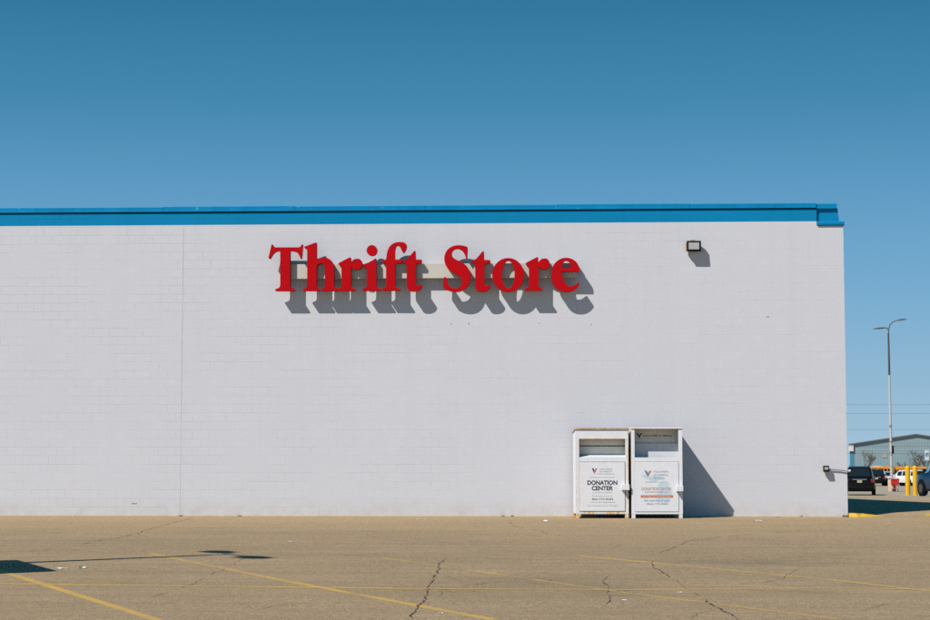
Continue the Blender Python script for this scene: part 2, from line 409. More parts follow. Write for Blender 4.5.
for pts, w, soft in CRACKS:
    G = [on_ground(*p) for p in pts]; P = []
    for a, b in zip(G, G[1:]):
        n = max(3, int((b-a).length/.09))
        for k in range(n): P.append(a.lerp(b, k/n))
    P.append(G[-1]); ox = oy = 0; Q = []; W = []
    for i, p in enumerate(P):
        ox = ox*.82+random.gauss(0, .010); oy = oy*.90+random.gauss(0, .019)
        Q.append(Vector((p.x+ox, p.y+oy, p.z))); e = min(1, min(i, len(P)-1-i)/6+.15)
        W.append(max(.003, (.40 if not soft else .42)*w*e*random.choice((.2, .4, .7, 1, 1.3))))
    mb = MB(); i = 0
    while i < len(Q)-2:
        n = random.randint(6, 22) if soft else random.randint(14, 40); seg = Q[i:i+n+1]
        if len(seg) > 2:
            sub = ribbon(seg, [w_*min(1, .25+min(q, len(seg)-1-q)/3) for q, w_ in enumerate(W[i:i+n+1])], .0022); mb.merge(sub.bm)
        i += n+(random.choice((0, 2, 4, 7)) if soft else random.choice((0, 0, 1, 3)))
    tag(mb.build('pavement_crack', M['crack_soft' if soft else 'crack']), None, None, 'cracks in the asphalt', 'structure')

# ------------------------------------------------------------------ store building
WL, DEP = -34.0, 30.0
z_band = on_y(815, 221.3, 0).z; z_cop = on_y(815, 207.6, -.06).z; z_top = on_y(815, 202.4, -.07).z
x_end = on_y(816.5, 212, 0).x; x_box = on_y(837.5, 214, .06).x; x_led = on_y(844.6, 223, -.06).x
z_l0 = on_y(830, 225.2, -.06).z; z_l1 = on_y(830, 221.0, -.06).z
st = thing('store_building', 'long white painted block store building with bright blue roof band', 'building')
mb = MB(); mb.box((WL, 0, -.3), (0, .3, z_l0-.004)); mb.box((WL, 0.0, z_l0-.004), (x_end, .3, z_band)); mb.box((-.3, .3, -1.2), (0, DEP, z_l0-.004)); mb.box((WL, .3, -1.2), (WL+.3, DEP, z_band)); mb.box((WL+.3, DEP-.3, -1.2), (-.3, DEP, z_l0-.004))
mb.build('wall', M['wall'], st)
MB().box((WL, .0, z_band), (x_end, .3, z_cop-.022)).build('parapet', M['blue_block'], st)
MB().box((WL, .012, z_cop-.0215), (x_end-.004, .29, z_cop+.001)).build('coping_shade', M['black'], st)  # black strip standing in for the shadow line under the coping
mb = MB(); x = WL
cuts = [on_y(p, 209, -.07).x for p in (36, 163, 294, 425, 556, 690)]+[x_end-.006]
prof = [(-.012, z_cop+.002), (-.034, z_cop+.002), (-.034, z_cop+.034), (-.020, z_cop+.040), (-.020, z_top-.012), (-.008, z_top), (.36, z_top+.01), (.36, z_cop+.002)]
for k, x1 in enumerate(cuts):
    dz = random.uniform(-.006, .006)
    mb.prism([(x, y+random.uniform(-.001, .001), z+dz*(z > z_cop+.05)) for y, z in prof], (x1-x-.006, 0, 0)); x = x1
mb.build('coping', M['blue_metal'], st)
mb = MB(); mb.prism([(x_end+.003, .055, z_l1), (x_box+.035, .055, z_l1), (x_box, .055, z_cop+.01), (x_end+.003, .055, z_cop+.01)], (0, .9, 0))
mb.build('end_box', M['blue_metal'], st)
mb = MB(); mb.prism([(x_end+.004, y+.03, z-.015) for y, z in prof], (x_box-x_end-.02, 0, 0)); mb.build('end_cap', M['blue_metal'], st)
mb = MB(); xl = x_end+.012
mb.prism([(xl, -.042, z_l0+.02), (xl, -.034, z_l0+.004), (xl, -.01, z_l0), (xl, DEP, z_l0), (xl, DEP, z_l1), (xl, -.025, z_l1), (xl, -.042, z_l1-.02)], (x_led-xl, 0, 0))
mb.build('eave_ledge', M['blue_metal'], st)
MB().box((WL+.3, .3, z_band-.5), (-.3, DEP-.3, z_band-.4)).build('roof', M['roofing'], st)
xj = on_y(183.5, 226, 0).x
mb = MB(); n = 40
for k in range(n):
    za = .05+(z_band-.1)*k/n; zb = .05+(z_band-.1)*(k+1)/n; w = random.uniform(.0015, .0055)*(1.0 if k > 14 else .35); o = random.uniform(-.003, .003)
    mb.box((xj-w+o, -.0025, za), (xj+w+o, .004, zb-.004))
mb.build('control_joint', M['dark_seal'], st)
for (px, py, w, h) in ((134, 503.2, .065, .010), (451, 323.5, .010, .014), (767.5, 316.3, .03, .008), (539, 323, .008, .01), (468.5, 323.2, .010, .018), (591, 324, .009, .014)):
    p = on_y(px, py, 0); MB().box((p.x-w, -.010, p.z-h), (p.x+w, .004, p.z+h), .003).build('wall_anchor', M['dark_seal' if px < 200 else 'pale_seal'], st)
p = on_y(846.3, 516.2, -.05)
MB().box((-.13, -.10, 0.0), (-.004, -.003, .045), .01).build('corner_guard', mat_rusty('corner_rust', (.12, .08, .05), .2), st)

# tapered yellow curb nose at the corner
mb = MB()
foot = [(.015, -.10), (.22, -.13), (.62, .02), (.95, .30), (.45, .42), (.015, .60)]
top = [(.015, -.06, .085), (.16, -.08, .085), (.36, .05, .07), (.50, .24, .05), (.30, .38, .08), (.015, .50, .10)]
mb.loft([[(x, y, gz(y)-.05) for x, y in foot], [(x, y, gz(y)+.004) for x, y in foot], [(x, y, gz(y)+z) for x, y, z in top]])
tag(mb.build('curb_nose', M['curb_yellow']), 'low yellow painted curb nose tapering out from the store corner', 'curb')

# ------------------------------------------------------------------ red letters on their raceway
YL0, YL1 = -.178, -.322
def svg(path, ox, dx=0, dy=0, k=9.6875):
    out = []; cur = None; toks = path.replace(',', ' ').split(); i = 0; cmd = None
    def num(j): return float(toks[j])
    while i < len(toks):
        t = toks[i]
        if t == 'Z': i += 1; continue
        if t[0] in 'MLQC': cmd = t[0]; toks[i] = t[1:]
        if cmd in 'ML': cur = (num(i), num(i+1)); out.append(cur); i += 2
        elif cmd == 'Q':
            c, e = (num(i), num(i+1)), (num(i+2), num(i+3))
            for s in range(1, 7):
                u = s/6; out.append(tuple((1-u)**2*cur[a]+2*u*(1-u)*c[a]+u*u*e[a] for a in (0, 1)))
            cur = e; i += 4
        else:
            c, d, e = [(num(i+2*q), num(i+2*q+1)) for q in range(3)]
            for s in range(1, 13):
                u = s/12; out.append(tuple((1-u)**3*cur[a]+3*u*(1-u)**2*c[a]+3*u*u*(1-u)*d[a]+u**3*e[a] for a in (0, 1)))
            cur = e; i += 6
    res = []
    for x, y in out:
        q = (ox+(x+dx)/k, 236+(y+dy)/k)
        if not res or abs(q[0]-res[-1][0])+abs(q[1]-res[-1][1]) > .02: res.append(q)
    if abs(res[0][0]-res[-1][0])+abs(res[0][1]-res[-1][1]) < .05: res.pop()
    return res
def ell(cx, cy, rx, ry, ox, n=40, k=9.6875):
    return [(ox+(cx+rx*math.cos(2*math.pi*i/n))/k, 236+(cy+ry*math.sin(2*math.pi*i/n))/k) for i in range(n)]
TP = 'M562,246 Q562,240 575,236 C610,222 640,180 665,148 Q682,135 683,155 L685,228 L732,228 Q745,229 745,242 L742,255 Q740,265 728,265 L687,265 L687,455 C688,480 700,487 715,476 Q730,462 742,468 Q748,475 744,492 C735,520 700,537 655,536 C615,535 598,510 597,470 L598,290 Q597,268 580,263 Q562,258 562,246 Z'
RP = 'M709,268 Q710,262 720,257 L818,207 Q831,203 831,215 L833,258 C845,230 870,218 895,219 C930,220 943,250 942,275 C940,308 915,328 890,327 C862,326 845,305 837,297 Q834,302 833,312 L833,475 Q835,497 850,503 Q872,510 873,520 Q872,531 862,531 L708,531 Q698,530 697,520 Q699,511 714,507 Q738,500 740,475 L740,310 Q740,290 722,282 Q709,278 709,268 Z'
GLY = [
 ('T', [svg('M62,82 Q75,78 80,92 Q88,110 105,109 L325,109 Q345,106 352,86 Q358,74 366,84 L354,214 Q349,226 342,214 C325,175 318,148 262,145 L243,145 L243,475 Q243,497 262,505 Q285,512 287,522 Q286,533 275,533 L108,533 Q98,532 97,521 Q99,513 120,508 Q145,500 147,475 L147,145 L138,145 C95,142 75,170 52,216 Q42,224 32,212 Q48,150 62,82 Z', 265)]),
 ('h', [svg('M379,108 Q380,104 388,100 L488,63 Q500,60 500,74 L500,238 C525,216 545,209 575,209 C640,211 668,262 669,320 L669,470 Q671,497 688,503 L696,507 L696,532 L555,532 Q543,532 541,522 Q543,512 558,507 Q578,500 580,475 L580,320 C580,285 572,264 542,264 C515,264 500,285 500,315 L500,475 Q502,498 518,506 Q530,512 530,522 Q529,532 520,532 L378,532 Q366,532 365,521 Q367,512 385,507 Q406,500 408,475 L408,150 Q407,125 395,122 Q380,120 379,108 Z', 265)]),
 ('r', [svg(RP, 265)]),
 ('i', [svg('M172,284 Q172,277 182,272 Q250,250 285,222 Q300,208 302,225 L303,470 Q305,495 320,502 Q346,512 346,520 Q345,530 338,530 L180,530 Q168,528 167,518 Q170,508 188,504 Q210,498 212,470 L212,325 Q211,302 192,295 Q172,290 172,284 Z', 345), ell(260, 139, 51, 52, 345)]),
 ('f', [svg('M358,242 Q362,236 380,234 Q400,228 402,205 C405,110 450,57 530,57 C580,57 602,75 597,105 C594,130 580,150 570,162 Q565,166 558,156 C545,135 535,95 510,91 C492,92 484,120 484,160 L484,228 L540,228 Q552,228 552,240 L552,250 Q552,262 540,262 L487,262 L487,475 Q489,496 505,502 Q532,510 533,518 Q532,529 522,529 L370,529 Q357,528 355,518 Q358,508 376,503 Q396,497 398,475 L398,262 L372,262 Q356,258 358,242 Z', 345)]),
 ('t', [svg(TP, 345)]),
 ('S', [svg('M262,104 Q268,106 268,118 L264,212 Q258,224 250,214 C240,165 215,123 165,122 C130,124 112,150 114,178 C118,212 150,228 195,245 C260,275 297,330 297,390 C296,480 235,541 150,540 C100,538 70,525 42,508 Q28,500 30,480 L33,415 Q38,395 52,397 Q66,402 68,420 C72,470 100,508 145,508 C190,505 215,470 214,435 C210,395 170,380 125,352 C75,325 40,280 41,215 C45,130 110,87 185,88 C220,90 245,97 262,104 Z', 440)]),
 ('t', [svg(TP, 440, -257, 3)]),
 ('o', [ell(660, 376, 155, 164, 440, 56), ell(661, 373, 61, 135, 440, 48)]),
 ('r', [svg(RP, 510, -557, -3)]),
 ('e', [svg('M668,345 L500,345 C505,430 545,489 590,488 C620,486 640,468 652,456 Q668,448 675,460 Q672,472 665,482 C635,525 590,542 545,541 C455,540 398,470 398,380 C398,285 455,210 545,210 C620,212 668,262 672,320 Q673,345 668,345 Z', 510), svg('M505,312 C505,270 515,238 547,238 C578,240 590,270 588,295 Q587,310 575,312 Z', 510)]),
]
def cap_outlines(loops, y0, y1):
    """letter block from outlines in the x-z plane (holes found by even-odd fill of a 2D curve)"""
    cu = bpy.data.curves.new('t', 'CURVE'); cu.dimensions = '2D'; cu.fill_mode = 'BOTH'; cu.extrude = (y0-y1)/2
    for lp in loops:
        sp = cu.splines.new('POLY'); sp.points.add(len(lp)-1); sp.use_cyclic_u = True
        for q, (x, z) in zip(sp.points, lp): q.co = (x, z, 0, 1)
    ob = bpy.data.objects.new('t', cu); C.objects.link(ob)
    me = bpy.data.meshes.new_from_object(ob); bpy.data.objects.remove(ob); bpy.data.curves.remove(cu)
    me.transform(Matrix(((1, 0, 0, 0), (0, 0, -1, (y0+y1)/2), (0, 1, 0, 0), (0, 0, 0, 1))))
    return me
sign_o = on_y(430, 278, 0)
sign = thing('storefront_sign', 'red raised serif letters reading Thrift Store on a cream raceway high on the white wall', 'sign', (sign_o.x, 0, sign_o.z))
for ch, loops in GLY:
    L = []
    for lp in loops:
        P = [on_y(x, y, YL1) for x, y in lp]; L.append([(p.x-sign_o.x, p.z-sign_o.z) for p in P])
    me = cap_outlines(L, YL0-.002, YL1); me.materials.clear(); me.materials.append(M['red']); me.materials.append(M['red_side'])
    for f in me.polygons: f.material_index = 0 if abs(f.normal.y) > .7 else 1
    o = bpy.data.objects.new('letter', me); C.objects.link(o); o.parent = sign
xa = on_y(281.5, 270, YL0).x-sign_o.x; xb = on_y(577.3, 270, YL0).x-sign_o.x
za = on_y(430, 278.2, YL0).z-sign_o.z; zb = on_y(430, 263.6, YL0).z-sign_o.z
MB().box((xa, YL0, za), (xb, -.03, zb), .006).build('raceway', M['raceway'], sign)
for k in range(7):
    x = xa+.3+(xb-xa-.6)*k/6; MB().box((x-.03, -.029, za+.01), (x+.03, -.0, zb-.01)).build('mounting_bracket', M['raceway'], sign)

# ------------------------------------------------------------------ floodlights
p0 = on_y(694, 246, -.2)
fl = thing('wall_floodlight', 'black square wall pack floodlight with pale lens high near the right end of the wall', 'floodlight', (p0.x, 0, p0.z))
mb = MB(); w, h = .165, .125
mb.loft([[(-.10, -.03, -.10), (.10, -.03, -.10), (.10, -.03, .10), (-.10, -.03, .10)], [(-w, -.12, -h), (w, -.12, -h), (w, -.12, h), (-w, -.12, h)], [(-w, -.22, -h), (w, -.22, -h), (w, -.20, h), (-w, -.20, h)],
         [(-w+.035, -.222, -h+.045), (w-.035, -.222, -h+.045), (w-.035, -.203, h-.035), (-w+.035, -.203, h-.035)]])
mb.build('housing', M['black'], fl)
MB().loft([[(-w+.037, -.216, -h+.04), (w-.04, -.216, -h+.04), (w-.04, -.20, h-.04), (-w+.037, -.20, h-.04)], [(-w+.045, -.230, -h+.045), (w-.045, -.230, -h+.045), (w-.045, -.212, h-.045), (-w+.045, -.212, h-.045)]]).build('lens', M['lens'], fl)
MB().box((-.06, -.03, -.08), (.06, 0, .15), .01).build('mounting_plate', M['bracket'], fl)
MB().box((-w-.03, -.16, -h+.02), (-w-.002, -.06, h-.03), .006).build('side_arm', M['bracket'], fl)
MB().box((-.07, -.05, h+.0), (.03, -.01, h+.05), .006).build('junction_box', M['bracket'], fl)

p0 = on_y(826.2, 468.8, -.12)
f2 = thing('wall_floodlight', 'small black floodlight with warm lens low by the store corner, fed by a grey conduit', 'floodlight', (p0.x, 0, p0.z))
MB().loft([[(-.05, -.02, -.05), (.05, -.02, -.05), (.05, -.02, .05), (-.05, -.02, .05)], [(-.065, -.07, -.075), (.065, -.07, -.075), (.065, -.05, .07), (-.065, -.05, .07)], [(-.065, -.15, -.06), (.065, -.15, -.06), (.065, -.13, .07), (-.065, -.13, .07)]]).build('housing', M['black'], f2)
MB().box((-.042, -.158, -.025), (.042, -.135, .035), .006).build('lens', M['lens_y'], f2)
MB().box((-.04, -.025, -.045), (.04, 0, .045), .008).build('mounting_plate', M['black'], f2)
q = lambda px, py, y: on_y(px, py, y)-Vector((p0.x, 0, p0.z))
mb = MB(); mb.tube([q(829, 469.3, -.04), q(833, 469.6, -.035), q(840, 470.1, -.035), q(846, 470.9, -.04), q(849, 471.2, -.05)], .014, 8); mb.build('conduit', M['conduit'], f2, True)
e = q(850.6, 470.8, -.04); mb = MB(); mb.tube([q(848.0, 471.2, -.04), e], [.03, .026], 10); mb.build('conduit_fitting', M['off_white'], f2, True)

# ------------------------------------------------------------------ donation bins
def text_mesh(s, bold=0.0):
    cu = bpy.data.curves.new('t', 'FONT'); cu.body = s; cu.offset = bold; cu.resolution_u = 4
    ob = bpy.data.objects.new('t', cu); C.objects.link(ob); me = bpy.data.meshes.new_from_object(ob); bpy.data.objects.remove(ob); bpy.data.curves.remove(cu)
    return me
def lettering(s, x0, x1, z0, z1, y, mat, parent, bold=.0, name='lettering'):
    me = text_mesh(s, bold); xs = [v.co.x for v in me.vertices]; ys = [v.co.y for v in me.vertices]
    ax, bx, ay, by = min(xs), max(xs), min(ys), max(ys)
    for v in me.vertices: v.co = ((x0+(v.co.x-ax)/(bx-ax)*(x1-x0)), y, z0+(v.co.y-ay)/(by-ay)*(z1-z0))
    me.materials.clear(); me.materials.append(mat)
    o = bpy.data.objects.new(name, me); C.objects.link(o); o.parent = parent; return o
def logo(x0, x1, z0, z1, y, ca, cb, parent):
    W, H = x1-x0, z1-z0; P = lambda u, v: (x0+u*W, y, z0+v*H)
    o = MB().poly([P(0, 1), P(.30, .98), P(.50, .62), P(.46, .30), P(.38, .18)]).build('emblem_wing', ca, parent, fix=False)
    o2 = MB().poly([P(.40, .14), P(.50, .30), P(.52, .60), P(.72, .97), P(1, 1), P(.80, .62), P(.50, 0)]).build('emblem_wing', cb, parent, fix=False)
def bin_common(root, w, H, D, mat_body, mat_edge, mat_leg, zo, zs, zd0, leg_h=.10):
    """shell with open front: sides, back, floor, roof; legs; lower door"""
    t = .025
    mb = MB(); mb.box((-w, .02, leg_h), (-w+t, D, H-.03)); mb.box((w-t, .02, leg_h), (w, D, H-.03)); mb.box((-w+t, D-t, leg_h), (w-t, D, H-.03)); mb.box((-w+t, .04, leg_h), (w-t, D-t, leg_h+t))
    mb.build('shell', mat_body, root)
    for sx in (-1, 1):
        for y in (.0, D-.07):
            MB().box((sx*(w-.042)-.042, y, 0), (sx*(w-.042)+.042, y+.07, leg_h+.01 if y else leg_h-.002), .006).build('leg', mat_leg, root)
    return t
# left bin, rusty
def at_wall(px, y):
    q = on_y(px, 519, y); return Vector((q.x, y, gz(y)))
pl = at_wall(602.5, -1.21)
b1 = thing('donation_bin', 'rust edged white metal donation bin, left of the pair, with bold black lettering', 'donation bin', pl, R(3.0), 'donation bins against the wall')
PPM = F/((pl-CAM).dot(FH))
def lx(px, c): return (px-c)/PPM
def lz(py): return (519-py)/PPM
w, H, D = 26.2/PPM, lz(429.6), 1.07
bin_common(b1, w, H, D, M['white_bin'], M['bin_edge'], M['bin_foot'], 1.78, 1.36, 1.26)
zo = lz(440.0); zc = lz(457.6); zd = lz(463)
MB().box((-w, 0, .10), (-w+.075, .045, zo)).build('stile', M['bin_rust'], b1); MB().box((w-.07, 0, .10), (w, .045, zo)).build('stile', M['bin_rust'], b1)
MB().box((-w, 0, zo), (w, .045, H-.03)).build('header_panel', M['white_bin'], b1)
mb = MB(); mb.prism([(-w-.02, -.02, H-.028), (-w-.02, -.02, H-.002), (-w-.02, D+.01, H-.06), (-w-.02, D+.01, H-.09), (-w-.02, 0.05, H-.028)], (2*w+.04, 0, 0)); mb.build('roof', M['bin_edge'], b1)
MB().prism([(-w-.01, .0, H+.000), (-w-.01, .0, H+.003), (-w-.01, D, H-.0545), (-w-.01, D, H-.0575)], (2*w+.02, 0, 0)).build('bounce_sheet', M['bounce_dark'], b1)  # unseen dark sheet, added to cut light bouncing from the roof to the wall
MB().box((-w+.075, .004, zd+.005), (w-.07, .045, zc-.02)).build('sill_panel', M['white_bin'], b1)
mb = MB(); mb.prism([(-w+.05, .008, zc-.018), (-w+.05, .27, zc+.045), (-w+.05, .27, zc+.02), (-w+.05, .05, zc-.05)], (2*w-.1, 0, 0)); mb.build('chute', M['white_bin'], b1)
zsl = lz(447)
MB().box((-w+.03, .25, zc+.046), (w-.03, .27, zsl-.012)).build('hopper_panel', M['bin_inner'], b1)
MB().box((-w+.03, .22, zsl+.012), (w-.03, .24, zo+.1)).build('hopper_flap', M['bin_inner'], b1)
mb = MB(); e = .012
mb.box((-w+.075, -.006, zo-.006), (w-.07, .02, zo+.004)); mb.box((-w+.070, -.006, zc), (-w+.078, .02, zo-.006)); mb.build('opening_trim', M['bin_edge'], b1)
door = MB().box((-w+.085, -.012, .165), (w-.085, .03, zd-.006), .006).build('door', M['white_bin'], b1)
mb = MB(); mb.box((-w+.076, -.004, .15), (-w+.0845, .02, zd)); mb.box((w-.0845, -.004, .15), (w-.076, .02, zd)); mb.box((-w+.085, -.004, .150), (w-.085, .02, .1635)); mb.build('door_seam', M['bin_edge'], b1)
MB().box((-w+.076, .0, .098), (w-.0705, .045, .149)).build('bottom_rail', M['bin_low'], b1)
mb = MB(); mb.box((w-.008, -.004, .1), (w+.004, .03, H-.04)); mb.build('edge_trim', M['bin_edge'], b1)
MB().box((lx(621.3, 602.5), -.13, lz(491)), (lx(629.2, 602.5), -.004, lz(485.4)), .008).build('lock_box', M['white_bin'], b1)
c = 602.5; Y = -.0135
def T1(s, a, b, y0, y1, m, bold=0): return lettering(s, lx(a, c), lx(b, c), lz(y1), lz(y0), Y, M[m], door, bold)
logo(lx(592, c), lx(597.6, c), lz(475), lz(469.2), Y, M['logo_blue'], M['logo_red'], door)
T1('VOLUNTEERS', 599.5, 612.5, 469.6, 471.0, 'ink_grey'); T1('OF AMERICA', 599.5, 612.5, 471.9, 473.3, 'ink_grey'); T1('MICHIGAN', 597.6, 614.5, 474.4, 475.6, 'ink_red')
T1('Helping Our Community', 590, 614.6, 477.8, 479.0, 'ink_grey')
T1('DONATION', 587.6, 617.4, 481.4, 485.9, 'ink', .032); T1('CENTER', 591.9, 613.1, 486.9, 491.4, 'ink', .032)
T1('CLOTHING & HOUSEHOLD', 593, 612.2, 493.0, 494.0, 'ink_grey')
T1('For donation pickup call', 592.5, 612.3, 496.4, 497.8, 'ink_grey'); T1('866-773-8283', 592.2, 613, 499.0, 500.9, 'ink_dark', .012); T1('www.voami.org/donate', 590.6, 614.8, 502.3, 503.9, 'ink_grey', .005)
T1('Your donations stay in Michigan', 587, 617.4, 505.8, 507.3, 'ink_red')

# right bin, cleaner
pr = at_wall(657.3, -1.21); c = 657.3
b2 = thing('donation_bin', 'clean white metal donation bin, right of the pair, with pale blue state map', 'donation bin', pr, R(2.5), 'donation bins against the wall')
w, H = 25.3/PPM, lz(428.4)
bin_common(b2, w, H, D, M['white_bin'], M['bin_edge_clean'], M['white_bin'], 2, 1.4, 1.3)
zs = lz(458.6); zd = lz(462.6)
MB().box((-w, 0, .10), (-w+.07, .04, H-.04)).build('stile', M['white_bin'], b2); MB().box((w-.085, 0, .10), (w, .04, H-.04)).build('stile', M['white_bin'], b2)
MB().box((-w-.005, -.02, H-.0395), (w+.005, D, H), .004).build('roof', M['bin_edge_clean'], b2)
MB().box((-w+.01, .0, H+.0005), (w-.01, D-.01, H+.003)).build('bounce_sheet', M['bounce_dark'], b2)  # same added dark sheet, stops a pale bounce glow above this bin
MB().box((-w+.0705, .0, zd+.004), (w-.0855, .04, zs)).build('sill_panel', M['white_bin'], b2)
zm = lz(444.3)
hp = MB().box((-w+.03, .33, zm), (w-.03, .35, H-.04)).build('back_panel', M['bin_inner'], b2)
MB().box((-w+.03, .29, zs-.05), (w-.03, .31, zm-.004)).build('chute', M['white_bin'], b2)
MB().box((-w+.03, .30, zm-.003), (w-.03, .33, zm+.0)).build('chute_ledge', M['bin_inner'], b2)
logo(lx(638.2, c), lx(644.4, c), lz(439.3), lz(434.2), .328, M['logo_blue'], M['logo_dred'], hp)
lettering('VOLUNTEERS OF AMERICA', lx(645.2, c), lx(674.2, c), lz(437.8), lz(435.9), .328, M['ink_dark'], hp, .012)
door = MB().box((-w+.075, -.012, .155), (w-.09, .03, zd-.004), .006).build('door', M['white_bin'], b2)
MB().box((-w+.0705, .0, .10), (w-.0855, .04, .1535)).build('bottom_rail', M['white_bin'], b2)
for lo, hi in (((-w+.0, -.003, .098), (w, .02, .104)), ((w-.006, -.003, .105), (w+.003, .02, H-.045)), ((-w+.068, -.003, zs), (-w+.074, .02, H-.045))): MB().box(lo, hi).build('edge_trim', M['bin_edge_clean'], b2)
MB().box((lx(676.0, c), -.13, lz(492.2)), (lx(682.8, c), -.004, lz(486.6)), .008).build('lock_box', M['white_bin'], b2)
def shape(pts, y, mat, par, name): return MB().poly([(lx(a, c), y, lz(b)) for a, b in pts]).build(name, mat, par, fix=False)
shape([(641.2, 476.2), (646, 475.6), (651, 477.2), (657, 476.6), (663.5, 478.4), (665, 480), (659, 481.2), (654.5, 483.4), (651, 483.6), (649.5, 480.6), (645, 479.2)], -.0130, M['pale_blue'], door, 'state_map')
shape([(662.5, 482.2), (667.5, 482), (669, 485), (668, 488.5), (670.5, 490), (672, 493), (671.3, 497), (669.6, 500.5), (667, 503.2), (658.2, 503), (656.6, 498), (657.6, 493), (657.2, 488), (660, 484.5)], -.0130, M['pale_blue'], door, 'state_map')
Y = -.0145
logo(lx(644.8, c), lx(651.8, c), lz(478), lz(471.6), Y, M['logo_sky'], M['logo_red'], door)
T1('VOLUNTEERS', 653.6, 668.6, 471.9, 473.5, 'ink_grey'); T1('OF AMERICA', 653.6, 668.6, 475.2, 476.8, 'ink_blue'); T1('MICHIGAN', 653.6, 664.6, 478.4, 479.9, 'ink_blue')
T1('Helping Our Community', 645.2, 663, 482.4, 483.6, 'ink_grey')
T1('DONATION CENTER', 642, 671.4, 488.3, 491.2, 'ink_rust', .004); T1('CLOTHING & SHOES ONLY', 645, 669, 492.2, 493.7, 'ink_red', .005)
shape([(641, 498.5), (673, 498.5), (673, 496.0), (641, 496.0)], -.0138, M['logo_red'], door, 'banner')
T1('NO TRASH OR FURNITURE PLEASE', 643, 671, 496.6, 497.9, 'white_ink')
T1('FOR FREE PICKUP CALL', 644.2, 670, 500.6, 502.4, 'ink_blue', .008); T1('(866) 773-8283', 646.6, 668, 503.9, 505.8, 'ink_blue', .012)

